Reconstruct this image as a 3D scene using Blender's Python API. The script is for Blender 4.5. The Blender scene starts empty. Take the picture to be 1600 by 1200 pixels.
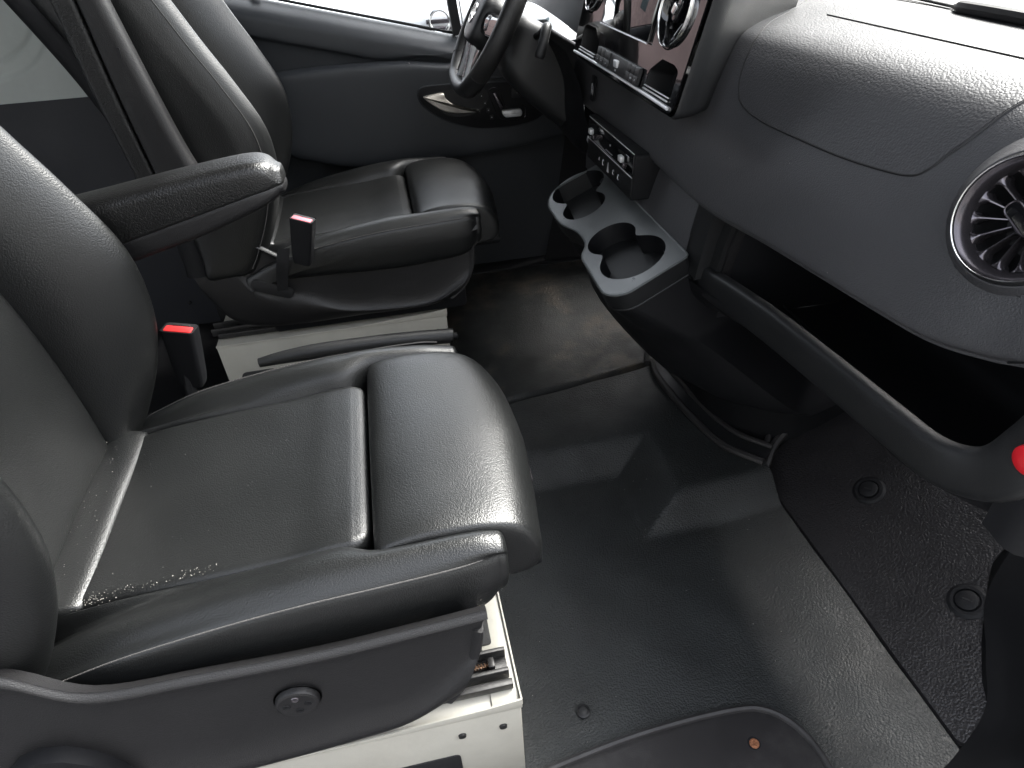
import bpy, bmesh, math, random
import numpy as np
from mathutils import Vector, Matrix
R = math.radians
random.seed(4)
S = bpy.context.scene
COL = S.collection

# ------------------------------------------------------------ camera
yaw, pitch, roll = R(9.81), R(37.11), R(-3.15)
fw = Vector((math.sin(yaw)*math.cos(pitch), math.cos(yaw)*math.cos(pitch), -math.sin(pitch)))
sd = Vector((math.cos(yaw), -math.sin(yaw), 0)); up = sd.cross(fw)
s2 = sd*math.cos(roll) + up*math.sin(roll); u2 = -sd*math.sin(roll) + up*math.cos(roll)
cam = bpy.data.objects.new('camera', bpy.data.cameras.new('camera')); COL.objects.link(cam)
M = Matrix((( s2.x, u2.x, -fw.x, 0), (s2.y, u2.y, -fw.y, 0), (s2.z, u2.z, -fw.z, 1.05), (0,0,0,1)))
cam.matrix_world = M
cam.data.sensor_width = 36; cam.data.lens = 22.5; cam.data.clip_start = .02; cam.data.clip_end = 400
S.camera = cam

# ------------------------------------------------------------ world, sun, exposure
SUN_EL, SUN_AZ = R(48), R(62)          # overcast: a broad soft sun ahead of the windscreen
w = bpy.data.worlds.new('World'); S.world = w; w.use_nodes = True
nt = w.node_tree; bg = nt.nodes['Background']
sky = nt.nodes.new('ShaderNodeTexSky'); sky.sky_type = 'NISHITA'; sky.sun_disc = False
sky.sun_elevation = SUN_EL; sky.sun_rotation = SUN_AZ; sky.dust_density = 4; sky.air_density = 1.0; sky.ozone_density = 1.0
hs = nt.nodes.new('ShaderNodeHueSaturation'); hs.inputs['Saturation'].default_value = .30
nt.links.new(sky.outputs[0], hs.inputs['Color']); nt.links.new(hs.outputs[0], bg.inputs['Color'])
bg.inputs['Strength'].default_value = .15
sun = bpy.data.objects.new('sun', bpy.data.lights.new('sun', 'SUN')); COL.objects.link(sun)
sun.data.energy = 1.5; sun.data.angle = R(25); sun.data.color = (1, .97, .93)
dv = Vector((math.sin(SUN_AZ)*math.cos(SUN_EL), math.cos(SUN_AZ)*math.cos(SUN_EL), math.sin(SUN_EL)))
sun.rotation_euler = dv.to_track_quat('Z', 'Y').to_euler()
S.view_settings.view_transform = 'Standard'; S.view_settings.look = 'None'
S.view_settings.exposure = 2.8; S.view_settings.gamma = 1
S.cycles.max_bounces = 10; S.cycles.diffuse_bounces = 5; S.cycles.glossy_bounces = 5; S.cycles.transparent_max_bounces = 12
S.cycles.use_denoising = True; S.cycles.sample_clamp_indirect = 8; S.cycles.caustics_reflective = False

# ------------------------------------------------------------ materials
def newmat(name):
    m = bpy.data.materials.new(name); m.use_nodes = True
    return m, m.node_tree, m.node_tree.nodes['Principled BSDF']
def N(nt, t, **k):
    n = nt.nodes.new(t)
    for a, b in k.items(): setattr(n, a, b)
    return n
def surf(name, col, rough=.5, spec=.5, bump=None, scale=600, dist=.0004, var=.25, var_scale=6, rvar=.12, metal=0, strength=1., coat=0, second=None, dust=0, dustcol=(.35,.34,.32), dn=(3.1,.45,.75)):
    """one generic procedural finish: colour mottling, gloss variation and fine relief"""
    m, nt, p = newmat(name); L = nt.links.new
    tc = N(nt, 'ShaderNodeTexCoord'); co = tc.outputs['Object']
    no = N(nt, 'ShaderNodeTexNoise'); no.inputs['Scale'].default_value = var_scale; no.inputs['Detail'].default_value = 6; no.inputs['Roughness'].default_value=.6
    L(co, no.inputs['Vector'])
    cr = N(nt, 'ShaderNodeMapRange'); cr.inputs['From Min'].default_value=.3; cr.inputs['From Max'].default_value=.7
    cr.inputs['To Min'].default_value=1-var; cr.inputs['To Max'].default_value=1+var; L(no.outputs['Fac'], cr.inputs['Value'])
    mx = N(nt, 'ShaderNodeMix', data_type='RGBA', blend_type='MULTIPLY'); mx.inputs['Factor'].default_value=1
    mx.inputs['A'].default_value=(*col, 1); L(cr.outputs[0], mx.inputs['B'])
    out = mx.outputs['Result']
    if dust:
        n3 = N(nt,'ShaderNodeTexNoise'); n3.inputs['Scale'].default_value=dn[0]; n3.inputs['Detail'].default_value=9; n3.inputs['Roughness'].default_value=.7; L(co,n3.inputs['Vector'])
        r3 = N(nt,'ShaderNodeMapRange'); r3.inputs['From Min'].default_value=dn[1]; r3.inputs['From Max'].default_value=dn[2]; r3.inputs['To Max'].default_value=dust; L(n3.outputs['Fac'],r3.inputs['Value'])
        m3 = N(nt,'ShaderNodeMix',data_type='RGBA'); m3.inputs['B'].default_value=(*dustcol,1); L(r3.outputs[0],m3.inputs['Factor']); L(out,m3.inputs['A']); out=m3.outputs['Result']
    L(out, p.inputs['Base Color'])
    n2 = N(nt, 'ShaderNodeTexNoise'); n2.inputs['Scale'].default_value=var_scale*2.3; n2.inputs['Detail'].default_value=8; L(co, n2.inputs['Vector'])
    rr = N(nt, 'ShaderNodeMapRange'); rr.inputs['From Min'].default_value=.3; rr.inputs['From Max'].default_value=.7
    rr.inputs['To Min'].default_value=rough-rvar/2; rr.inputs['To Max'].default_value=rough+rvar/2; L(n2.outputs['Fac'], rr.inputs['Value']); L(rr.outputs[0], p.inputs['Roughness'])
    p.inputs['Specular IOR Level'].default_value = spec; p.inputs['Metallic'].default_value = metal; p.inputs['Coat Weight'].default_value = coat
    if bump:
        if bump == 'noise':
            b = N(nt,'ShaderNodeTexNoise'); b.inputs['Scale'].default_value=scale; b.inputs['Detail'].default_value=3; L(co,b.inputs['Vector']); h=b.outputs['Fac']
        else:      # leather / pebble: cells bounded by creases
            wn = N(nt,'ShaderNodeTexNoise'); wn.inputs['Scale'].default_value=scale*.35; L(co,wn.inputs['Vector'])
            ad = N(nt,'ShaderNodeVectorMath',operation='MULTIPLY_ADD'); ad.inputs[1].default_value=(1.2/scale,)*3; L(wn.outputs['Color'],ad.inputs[0]); L(co,ad.inputs[2])
            b = N(nt,'ShaderNodeTexVoronoi',feature='SMOOTH_F1' if bump=='pebble' else 'F1'); b.inputs['Scale'].default_value=scale; L(ad.outputs[0],b.inputs['Vector'])
            if bump == 'pebble': b.inputs['Smoothness'].default_value=.3
            iv = N(nt,'ShaderNodeMath',operation='SUBTRACT'); iv.inputs[0].default_value=1; L(b.outputs['Distance'],iv.inputs[1]); h=iv.outputs[0]
        if second:
            s = N(nt,'ShaderNodeTexNoise'); s.inputs['Scale'].default_value=second[0]; s.inputs['Detail'].default_value=5; L(co,s.inputs['Vector'])
            mm = N(nt,'ShaderNodeMath',operation='MULTIPLY_ADD'); mm.inputs[1].default_value=second[1]; L(s.outputs['Fac'],mm.inputs[0]); L(h,mm.inputs[2]); h=mm.outputs[0]
        bp = N(nt,'ShaderNodeBump'); bp.inputs['Distance'].default_value=dist; bp.inputs['Strength'].default_value=strength
        L(h,bp.inputs['Height']); L(bp.outputs[0],p.inputs['Normal'])
    return m
MT = dict(
 leather = surf('black_leather', (.0072,.0077,.0078), .36, .55, 'leather', 520, .00029, .15, 5, .08, second=(22, .5)),
 leather_side = surf('black_leather_side', (.011,.011,.011), .42, .5, 'leather', 420, .00040, .15, 5, .08),
 pad = surf('armrest_leather', (.0085,.0085,.0085), .38, .5, 'leather', 400, .00055, .2, 7, .1),
 grain = surf('grained_dash_plastic', (.054,.054,.0575), .44, .6, 'leather', 500, .00036, .12, 4, .08, second=(60,.3)),
 grain_lid = surf('coarse_grained_dash_plastic', (.051,.051,.054), .44, .6, 'leather', 350, .00045, .12, 4, .08, second=(60,.5)),
 plastic = surf('fine_black_plastic', (.0095,.0100,.0108), .46, .5, 'noise', 700, .00030, .12, 5, .08),
 shell = surf('seat_shell_plastic', (.0095,.0092,.0098), .44, .5, 'noise', 650, .00055, .12, 5, .1),
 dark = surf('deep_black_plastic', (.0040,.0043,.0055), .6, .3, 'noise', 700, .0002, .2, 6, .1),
 door = surf('door_trim_plastic', (.0270,.0300,.0345), .50, .45, 'noise', 700, .0003, .1, 4, .06),
 tray = surf('satin_grey_console', (.085,.092,.093), .32, .7, 'noise', 1100, .00022, .15, 8, .1),
 floor = surf('moulded_rubber_liner', (.0150,.0168,.0170), .56, .45, 'pebble', 290, .0011, .3, 7, .16, dust=.12, dustcol=(.07,.068,.062)),
 mud = surf('muddy_rubber_mat', (.0125,.0140,.0140), .56, .4, 'pebble', 300, .0006, .45, 9, .2, dust=.9, dustcol=(.046,.038,.029), dn=(4.5,.50,.60)),
 toe = surf('toe_board_rubber', (.0105,.0098,.0108), .42, .5, 'pebble', 260, .0010, .2, 7, .1),
 sill = surf('sill_plate_rubber', (.020,.0188,.0195), .50, .4, 'noise', 500, .0003, .15, 9, .1, dust=.12),
 cream = surf('cream_painted_steel', (.43,.415,.365), .38, .5, 'noise', 90, .0003, .06, 14, .12, dust=.14, dustcol=(.30,.25,.19)),
 felt = surf('grey_felt', (.045,.045,.045), .95, .2, 'noise', 1500, .0008, .25, 60, .02),
 steel = surf('dull_steel_rail', (.035,.034,.034), .38, .5, 'noise', 300, .0002, .3, 30, .15, metal=.5),
 brass = surf('worn_spindle', (.22,.13,.08), .45, .5, 'noise', 400, .0004, .4, 90, .2, metal=.8),
 rust = surf('rusty_screw', (.24,.10,.05), .85, .3, 'noise', 900, .0012, .5, 300, .1),
 chrome = surf('satin_chrome', (.72,.72,.71), .16, .5, None, metal=1, var=.04, rvar=.06),
 silver = surf('silver_switch', (.80,.81,.82), .34, .5, None, metal=.35, var=.05, rvar=.08),
 warmchrome = surf('brushed_handle_metal', (.72,.67,.60), .34, .5, 'noise', 500, .0001, .05, 20, .08, metal=.7),
 smoke = surf('smoked_chrome', (.12,.11,.12), .22, .5, None, metal=.8, var=.1, rvar=.06),
 piano = surf('piano_black', (.006,.006,.007), .06, .6, 'noise', 30, .0002, .1, 8, .04, coat=.5),
 screen = surf('display_glass', (.004,.004,.005), .02, .7, None, var=.05, rvar=.01, coat=.6),
 red = surf('red_release_button', (.62,.030,.030), .42, .5, 'noise', 600, .0002, .1, 30, .1),
 redfade = surf('faded_red_release_button', (.55,.13,.16), .50, .5, 'noise', 600, .0002, .1, 30, .1),
 redgloss = surf('red_cap', (.75,.02,.03), .3, .5, None, var=.05),
 webbing = surf('buckle_strap', (.014,.014,.015), .7, .3, 'noise', 900, .0006, .2, 60, .1),
 thread = surf('grey_thread', (.075,.072,.070), .6, .3, None, var=.2, var_scale=200),
 white = surf('white_print', (.55,.56,.58), .5, .3, None, var=.02),
 wall = surf('grey_primer_wall', (.50,.54,.53), .55, .4, 'noise', 60, .0006, .07, 3, .1, dust=.2, dustcol=(.22,.23,.22)),
 lining = surf('dark_wall_lining', (.022,.024,.030), .6, .4, 'noise', 500, .0003, .12, 3, .1),
 roof = surf('headliner_cloth', (.05,.05,.05), .9, .2, 'noise', 700, .0006, .06, 4, .05),
 carpaint = surf('white_car_paint', (.80,.81,.82), .25, .5, None, var=.02, coat=.5),
 carglass = surf('parked_car_glass', (.10,.13,.14), .08, .6, None, var=.2),
 asphalt = surf('wet_asphalt', (.055,.055,.058), .35, .5, 'pebble', 90, .006, .5, 70, .4, dust=.5, dustcol=(.22,.22,.23)),
 brickwall = surf('pink_render', (.46,.33,.31), .85, .3, 'noise', 20, .004, .2, 3, .1),
 greywall = surf('grey_render', (.30,.30,.29), .85, .3, 'noise', 20, .004, .15, 3, .1),
 palewall = surf('pale_render', (.70,.70,.67), .85, .3, 'noise', 20, .004, .08, 3, .1),
 crumb = surf('pale_crumb', (.26,.25,.23), .8, .3, None, var=.3, var_scale=300),
 rubber = surf('window_seal_rubber', (.012,.012,.013), .55, .4, None, var=.1),
)
def thin_glass():
    m, nt, p = newmat('window_glass'); nt.nodes.remove(p); L = nt.links.new
    t = N(nt,'ShaderNodeBsdfTransparent'); t.inputs['Color'].default_value=(.93,.95,.94,1)
    g = N(nt,'ShaderNodeBsdfGlossy'); g.inputs['Roughness'].default_value=.02
    f = N(nt,'ShaderNodeFresnel'); f.inputs['IOR'].default_value=1.35
    x = N(nt,'ShaderNodeMixShader'); L(f.outputs[0],x.inputs[0]); L(t.outputs[0],x.inputs[1]); L(g.outputs[0],x.inputs[2])
    L(x.outputs[0], nt.nodes['Material Output'].inputs['Surface']); return m
MT['glass'] = thin_glass()

# ------------------------------------------------------------ object helpers
def tag(o, label=None, cat=None, group=None, kind=None):
    if label: o['label'] = label
    if cat: o['category'] = cat
    if group: o['group'] = group
    if kind: o['kind'] = kind
    return o
def thing(name, loc, label, cat, group=None):
    o = bpy.data.objects.new(name, None); COL.objects.link(o); o.location = loc; o.empty_display_size = .05
    return tag(o, label, cat, group)
def obj(name, me, m, parent=None, smooth=40):
    """me: (verts, faces) or a bmesh, in world metres"""
    if isinstance(me, tuple):
        d = bpy.data.meshes.new(name); d.from_pydata([tuple(map(float, v)) for v in me[0]], [], me[1])
        b = bmesh.new(); b.from_mesh(d); bmesh.ops.recalc_face_normals(b, faces=b.faces); b.to_mesh(d); b.free()
    else:
        d = bpy.data.meshes.new(name); me.to_mesh(d); me.free()
    if smooth is not None:
        d.shade_smooth(); d.set_sharp_from_angle(angle=R(smooth))
    d.materials.append(MT[m] if isinstance(m, str) else m)
    o = bpy.data.objects.new(name, d); COL.objects.link(o)
    if parent is not None:
        o.parent = parent
        if parent.type == 'EMPTY': o.matrix_parent_inverse = Matrix.Translation(-parent.location)
    return o
def cr(P, n, closed=False):
    """Catmull-Rom through P, n samples per span"""
    P = np.array(P, float); k = len(P); out = []
    spans = k if closed else k-1
    for i in range(spans):
        if closed: a, b, c, d = P[(i-1)%k], P[i], P[(i+1)%k], P[(i+2)%k]
        else:
            b, c = P[i], P[i+1]; a = P[i-1] if i > 0 else 2*b-c; d = P[i+2] if i+2 < k else 2*c-b
        for j in range(n):
            t = j/n
            out.append(.5*((2*b)+(c-a)*t+(2*a-5*b+4*c-d)*t*t+(3*b-a-3*c+d)*t**3))
    if not closed: out.append(P[-1])
    return np.array(out)
def grid_faces(nu, nv, wrap=False):
    f = []
    for i in range(nu-1):
        for j in range(nv if wrap else nv-1):
            j2 = (j+1) % nv
            f.append((i*nv+j, i*nv+j2, (i+1)*nv+j2, (i+1)*nv+j))
    return f
def sheet(rows, nu=6, nv=6):
    """rows of control points -> smooth surface"""
    A = np.array([cr(r, nv) for r in rows]); B = np.array([cr(A[:, j], nu) for j in range(A.shape[1])])
    B = B.transpose(1, 0, 2); nu_, nv_ = B.shape[:2]
    return B.reshape(-1, 3), grid_faces(nu_, nv_)
def loft(loops, nu=4, nv=4, cap=True, smooth_loop=True):
    A = np.array([cr(l, nv, True) if smooth_loop else np.array(l, float) for l in loops])
    B = np.array([cr(A[:, j], nu) for j in range(A.shape[1])]).transpose(1, 0, 2)
    nu_, nv_ = B.shape[:2]; V = B.reshape(-1, 3); F = grid_faces(nu_, nv_, True)
    if cap:
        V = np.vstack([V, B[0].mean(0), B[-1].mean(0)]); a, b = len(V)-2, len(V)-1
        for j in range(nv_):
            j2 = (j+1) % nv_; F.append((a, j2, j)); F.append((b, (nu_-1)*nv_+j, (nu_-1)*nv_+j2))
    return V, F
def shrink(loop, k, shift=(0,0,0)):
    l = np.array(loop, float); c = l.mean(0); return (l-c)*k + c + np.array(shift)
def rr(a0, a1, b0, b1, r, crown=0, n=5):
    """rounded rectangle loop in (a,b) with a crowned top (b1 side)"""
    r = min(r, (a1-a0)/2*.98, (b1-b0)/2*.98); out = []
    for cx, cy, t0 in ((a1-r, b0+r, -90), (a1-r, b1-r, 0), (a0+r, b1-r, 90), (a0+r, b0+r, 180)):
        for i in range(n+1):
            t = R(t0+90*i/n); out.append([cx+r*math.cos(t), cy+r*math.sin(t)])
        if t0 == 0:
            for i in range(1, 6):
                q = i/6; out.append([a1-r+(a0+2*r-a1)*q, b1])
        if t0 == 180:
            for i in range(1, 6):
                q = i/6; out.append([a0+r+(a1-2*r-a0)*q, b0])
    c, h = (a0+a1)/2, (a1-a0)/2
    for p in out:
        if p[1] > (b0+b1)/2: p[1] += crown*(1-((p[0]-c)/h)**2)
    return out
def tube(path, r, seg=8, closed=False):
    P = np.array(path, float); n = len(P); V = []; F = []
    rs = r if hasattr(r, '__len__') else [r]*n
    prev = None
    for i in range(n):
        t = (P[(i+1)%n]-P[i-1]) if closed else (P[min(i+1,n-1)]-P[max(i-1,0)])
        t = Vector(t).normalized()
        u = (t.cross(Vector((0,0,1))) if prev is None else (prev - t*prev.dot(t)))
        if u.length < 1e-4: u = t.cross(Vector((1,0,0)))
        u.normalize(); prev = u; v = t.cross(u)
        for k in range(seg):
            a = 2*math.pi*k/seg; V.append(P[i]+rs[i]*np.array(u*math.cos(a)+v*math.sin(a)))
    F = grid_faces(n, seg, True)
    if closed:
        for k in range(seg): F.append(((n-1)*seg+k, (n-1)*seg+(k+1)%seg, (k+1)%seg, k))
    else:
        F.append(tuple(range(seg))[::-1]); F.append(tuple((n-1)*seg+k for k in range(seg)))
    return V, F
def box(c, d, bev=.002, rot=None, seg=2):
    b = bmesh.new(); bmesh.ops.create_cube(b, size=1)
    bmesh.ops.scale(b, vec=d, verts=b.verts)
    if bev: bmesh.ops.bevel(b, geom=b.edges[:], offset=bev, segments=seg, affect='EDGES', profile=.5)
    if rot is not None: bmesh.ops.transform(b, matrix=rot.to_4x4() if isinstance(rot, Matrix) else rot, verts=b.verts)
    bmesh.ops.translate(b, vec=c, verts=b.verts); return b
def frame(o, e1, e2):
    e1 = Vector(e1).normalized(); e2 = Vector(e2); e2 = (e2-e1*e2.dot(e1)).normalized(); n = e1.cross(e2)
    return Matrix(((e1.x,e2.x,n.x,o[0]),(e1.y,e2.y,n.y,o[1]),(e1.z,e2.z,n.z,o[2]),(0,0,0,1)))
def prism(poly, th, Mx, bev=0, z0=0, seg=2):
    """extrude a 2-D outline by th along the frame's normal"""
    b = bmesh.new(); vs = [b.verts.new((p[0], p[1], z0)) for p in poly]; f = b.faces.new(vs)
    r = bmesh.ops.extrude_face_region(b, geom=[f]); nv = [v for v in r['geom'] if isinstance(v, bmesh.types.BMVert)]
    bmesh.ops.translate(b, vec=(0,0,th), verts=nv)
    bmesh.ops.recalc_face_normals(b, faces=b.faces)
    if bev:
        top = [e for e in b.edges if all(v in nv for v in e.verts)]
        bmesh.ops.bevel(b, geom=top, offset=bev, segments=seg, affect='EDGES', profile=.5)
    bmesh.ops.transform(b, matrix=Mx, verts=b.verts); return b
def ring_plate(outer, holes, th, Mx, wall=None):
    """flat plate with holes: triangulated between outline and holes, with side walls and hole walls of depth wall"""
    b = bmesh.new(); es = []
    def loopv(p):
        vs = [b.verts.new((q[0], q[1], 0)) for q in p]; e = [b.edges.new((vs[i], vs[(i+1)%len(vs)])) for i in range(len(vs))]; es.extend(e); return vs
    L0 = loopv(outer); HL = [loopv(h) for h in holes]
    bmesh.ops.triangle_fill(b, edges=es, use_beauty=True, use_dissolve=False)
    def skirt(vs, d):
        ws = [b.verts.new((v.co.x, v.co.y, -d)) for v in vs]
        for i in range(len(vs)): j=(i+1)%len(vs); b.faces.new((vs[i], vs[j], ws[j], ws[i]))
        return ws
    skirt(L0, th)
    for h in HL:
        ws = skirt(h, wall or th)
    bmesh.ops.recalc_face_normals(b, faces=b.faces)
    bmesh.ops.transform(b, matrix=Mx, verts=b.verts); return b
def arc(c, r, a0, a1, n=10, ry=None):
    ry = ry or r
    return [(c[0]+r*math.cos(R(a0+(a1-a0)*i/n)), c[1]+ry*math.sin(R(a0+(a1-a0)*i/n))) for i in range(n+1)]
def rpoly(pts, r, n=5):
    """polygon with rounded corners"""
    out = []; k = len(pts)
    rs = r if hasattr(r, '__len__') else [r]*k
    for i in range(k):
        a, b, c = (Vector((*pts[j%k],)) for j in (i-1, i, i+1)); d1=(a-b); d2=(c-b); q=min(rs[i], d1.length*.48, d2.length*.48)
        p0 = b+d1.normalized()*q; p1 = b+d2.normalized()*q
        for j in range(n+1):
            t=j/n; p=p0*(1-t)**2+b*2*t*(1-t)+p1*t*t; out.append((p.x,p.y))
    return out
def rrect(x0,y0,x1,y1,r,n=5): return rpoly([(x0,y0),(x1,y0),(x1,y1),(x0,y1)], r, n)
def join_bm(*bs):
    """merge bmeshes into the first"""
    for x in bs[1:]:
        me = bpy.data.meshes.new('t'); x.to_mesh(me); x.free(); bs[0].from_mesh(me); bpy.data.meshes.remove(me)
    return bs[0]
def bm_of(vf):
    b = bmesh.new(); vs=[b.verts.new(tuple(map(float,v))) for v in vf[0]]
    for f in vf[1]: b.faces.new([vs[i] for i in f])
    bmesh.ops.recalc_face_normals(b, faces=b.faces); return b
def text_mesh(s, size, Mx, m, parent, name='lettering', extrude=.0004, bold=False):
    cu = bpy.data.curves.new(name, 'FONT'); cu.body = s; cu.size = size; cu.extrude = extrude; cu.align_x='CENTER'; cu.align_y='CENTER'; cu.resolution_u=3
    o = bpy.data.objects.new(name, cu); COL.objects.link(o); dg = bpy.context.evaluated_depsgraph_get()
    me = bpy.data.meshes.new_from_object(o.evaluated_get(dg)); bpy.data.objects.remove(o); bpy.data.curves.remove(cu)
    me.transform(Mx); me.materials.clear(); b = bmesh.new(); b.from_mesh(me); bpy.data.meshes.remove(me)
    return obj(name, b, m, parent, None)

# ============================================================ THE SETTING
g = obj('ground', ([(-60,-60,-.62),(60,-60,-.62),(60,60,-.62),(-60,60,-.62)], [(0,1,2,3)]), 'asphalt', smooth=None); tag(g, kind='structure')

# cab floor under everything
fl = obj('cab_floor', box((-1.2,1.22,-.135),(3.6,1.92,.05),.004), 'dark'); tag(fl, kind='structure')
# roof
rf = obj('ceiling', box((-1.55,1.22,1.86),(4.0,1.92,.05),.01), 'roof'); tag(rf, kind='structure')
# far side wall of the load space: grey painted pressing above, dark lining below
def wall_pt(x, z):
    y = 2.15                                   # two-step pressed recess with a rounded lower corner
    for x1, z0, r, dep in ((-.80,.715,.22,.014), (-.835,.750,.20,.016)):
        dx, dz = x-(x1-r), (z0+r)-z
        d = math.hypot(max(dx,0), max(dz,0))-r
        y += dep*(1-ss(-.012,.006,d))
    return (x, y, z)
def ss(a, b, x):
    t = min(1, max(0, (x-a)/(b-a))); return t*t*(3-2*t)
xs = np.r_[np.linspace(-3.4,-1.5,12), np.linspace(-1.48,-.62,110)]; zs = np.linspace(.655,1.12,90)
V = [wall_pt(x, z) for x in xs for z in zs]
sw = obj('side_wall', (V, grid_faces(len(xs), len(zs))), 'wall', smooth=70); tag(sw, kind='structure')
obj('added_dark_panel', box((-2.1,2.165,1.48),(3.0,.03,.74),.004), 'lining', sw)  # unseen dark panel, added so the cushions reflect less bright wall
obj('wall_lining', box((-2.1,2.156,.248),(3.0,.016,.815),.001), 'lining', sw)
for x, z in ((-.709,.149),(-.749,-.02),(-.797,.685)):
    obj('wall_screw', loft([[(x+.006*k*math.cos(a),2.143-h,z+.006*k*math.sin(a)) for a in np.linspace(0,2*math.pi,10,False)] for k,h in ((1,0),(1,.003),(.5,.005))],1,1), 'dark', sw)
# b pillar and door aperture structure on the far side
bp = obj('door_pillar', box((-.60,2.17,.85),(.12,.06,1.95),.015), 'dark'); tag(bp, kind='structure')
# near side: pillar behind the open passenger door, wall behind
nw = obj('near_side_wall', box((-2.95,.27,.86),(.95,.03,1.95),.004), 'wall'); tag(nw, kind='structure')
cp = obj('centre_pillar', box((-1.10,.27,.86),(.16,.05,1.95),.01), 'dark'); tag(cp, kind='structure')
rw = obj('rear_wall', box((-3.42,1.22,.86),(.04,1.9,1.95),.004), 'wall'); tag(rw, kind='structure')
# lower door sill and front pillar on the near side
pil = obj('door_frame_trim', sheet([[(.20,.245,-.085),(.55,.262,-.07),(.66,.285,-.055),(.735,.312,-.045),(.790,.345,.0),(.835,.41,.03),(.905,.500,.078),(1.10,.60,.20)],
    [(.20,.235,-.060),(.55,.252,-.050),(.66,.270,-.035),(.740,.290,-.015),(.800,.320,.03),(.845,.38,.065),(.910,.465,.12),(1.10,.57,.26)],
    [(.20,.215,-.045),(.55,.232,-.035),(.66,.25,-.015),(.745,.268,.02),(.805,.292,.08),(.85,.33,.14),(.91,.38,.22),(1.08,.42,.40)],
    [(.20,.17,-.05),(.55,.18,-.04),(.67,.19,-.01),(.745,.22,.08),(.79,.245,.20),(.83,.27,.32),(.88,.29,.42),(1.05,.33,.60)],
    [(.20,.12,-.10),(.55,.13,-.10),(.69,.14,-.05),(.76,.18,.15),(.79,.215,.35),(.83,.24,.50),(.88,.27,.62),(1.05,.31,.80)]]), 'dark'); tag(pil, kind='structure')
fill = obj('front_side_wall', ([(.78,.22,.3),(1.3,.32,.3),(1.3,.32,.92),(.72,.25,.92)],[(0,1,2,3)]),'dark',smooth=None); tag(fill, kind='structure')
fwall = obj('front_bulkhead', box((1.28,1.22,.35),(.04,1.9,1.0),.004), 'dark'); tag(fwall, kind='structure')

# ============================================================ FLOOR LINERS
def ss(a, b, x):
    t = min(1, max(0, (x-a)/(b-a))); return t*t*(3-2*t)
def ramp(a, b, x, r=.18):
    """straight ramp with small rounded ends"""
    t = (x-a)/(b-a)
    if t <= -r: return 0
    if t >= 1+r: return 1
    if t < r: return (t+r)**2/(4*r)
    if t > 1-r: return 1-(1+r-t)**2/(4*r)
    return t
def liner_z(x, y):
    A = ramp(1.035, 1.105, y); Bx = ramp(.425, .520, x, .12); By = ramp(.845, .905, y, .2)
    h = .064*max(A, min(Bx,By))
    h += .024*ss(.58, .735, x)*(1-.6*By)
    h += .0015*math.sin(x*31+y*7)*math.sin(y*23)
    return -.075 + h
lin = thing('floor_liner', (.4,.8,-.07), 'black moulded rubber floor liner in front of the near seat', 'floor mat')
nx, ny = 130, 170
V = []
for i in range(nx):
    x = .02+(.735-.02)*i/(nx-1)
    y1 = 1.300+(x-.235)*.155
    for j in range(ny):
        y = .20+(y1-.20)*j/(ny-1); V.append((x, y, liner_z(x, y)))
for j in range(ny): V.append((.7385, V[(nx-1)*ny+j][1], V[(nx-1)*ny+j][2]))
for j in range(ny): V.append((.7386, V[(nx-1)*ny+j][1], -.10))
for i in range(nx): pass
obj('liner', (V, grid_faces(nx+2, ny)), 'floor', lin, 45)
# raised rim lip around the centre pedestal
ringp = [(.636,1.362,.002),(.626,1.283,.002),(.643,1.115,.002),(.672,1.0,.002),(.730,.925,.004)]
P = cr(ringp, 8)
obj('pedestal_lip', tube(P, .0095, 8), 'sill', lin)
P2 = cr([(x+.036,y+.03,z+.012) for x,y,z in ringp], 8)
obj('pedestal_lip', tube(P2, .007, 8), 'sill', lin)
obj('lip_channel', sheet([ringp, [(x+.036,y+.03,z+.010) for x,y,z in ringp]], 4, 8), 'plastic', lin)
# stud and small scuffs
st = obj('fastener', loft([[(.182+.0115*k*math.cos(a),.513+.0115*k*math.sin(a),-.074+h) for a in np.linspace(0,2*math.pi,20,False)] for k,h in ((1.05,0),(1.05,.004),(.8,.0055),(.72,.003),(.3,.0045))],1,1), 'rubber', lin)
# sill tread plate with its ridge
tp = thing('sill_plate', (.3,.35,-.06), 'smooth grey rubber step plate by the door sill with a rusty screw', 'step plate')
op = [(.0,.415),(.093,.430),(.26,.450),(.44,.452),(.49,.440),(.522,.400),(.532,.340),(.535,.05),(.0,.05)]
opr = rpoly(op, [.0,.02,.03,.03,.03,.03,.03,0,0], 5)
obj('plate', prism(opr, .006, Matrix.Translation((0,0,-.070)), .002), 'sill', tp)
edge = [(x,y,-.063) for x,y in cr([(-.02,.412),(.093,.432),(.26,.452),(.42,.455),(.485,.440),(.522,.395),(.533,.33),(.536,.2),(.536,.06)],8)]
obj('ridge', tube(edge, .006, 8), 'sill', tp)
sc = obj('screw_recess', loft([[(.436+.0105*k*math.cos(a),.398+.0105*k*math.sin(a),-.0640+h) for a in np.linspace(0,2*math.pi,20,False)] for k,h in ((1,0),(1,.0008),(.75,.0008))],1,1), 'dark', tp)
obj('screw', loft([[(.436+.0078*k*math.cos(a),.397+.0078*k*math.sin(a),-.0635+h) for a in np.linspace(0,2*math.pi,16,False)] for k,h in ((1,0),(1,.002),(.7,.0035),(.35,.003),(.3,.0012))],1,1), 'rust', tp)

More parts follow.
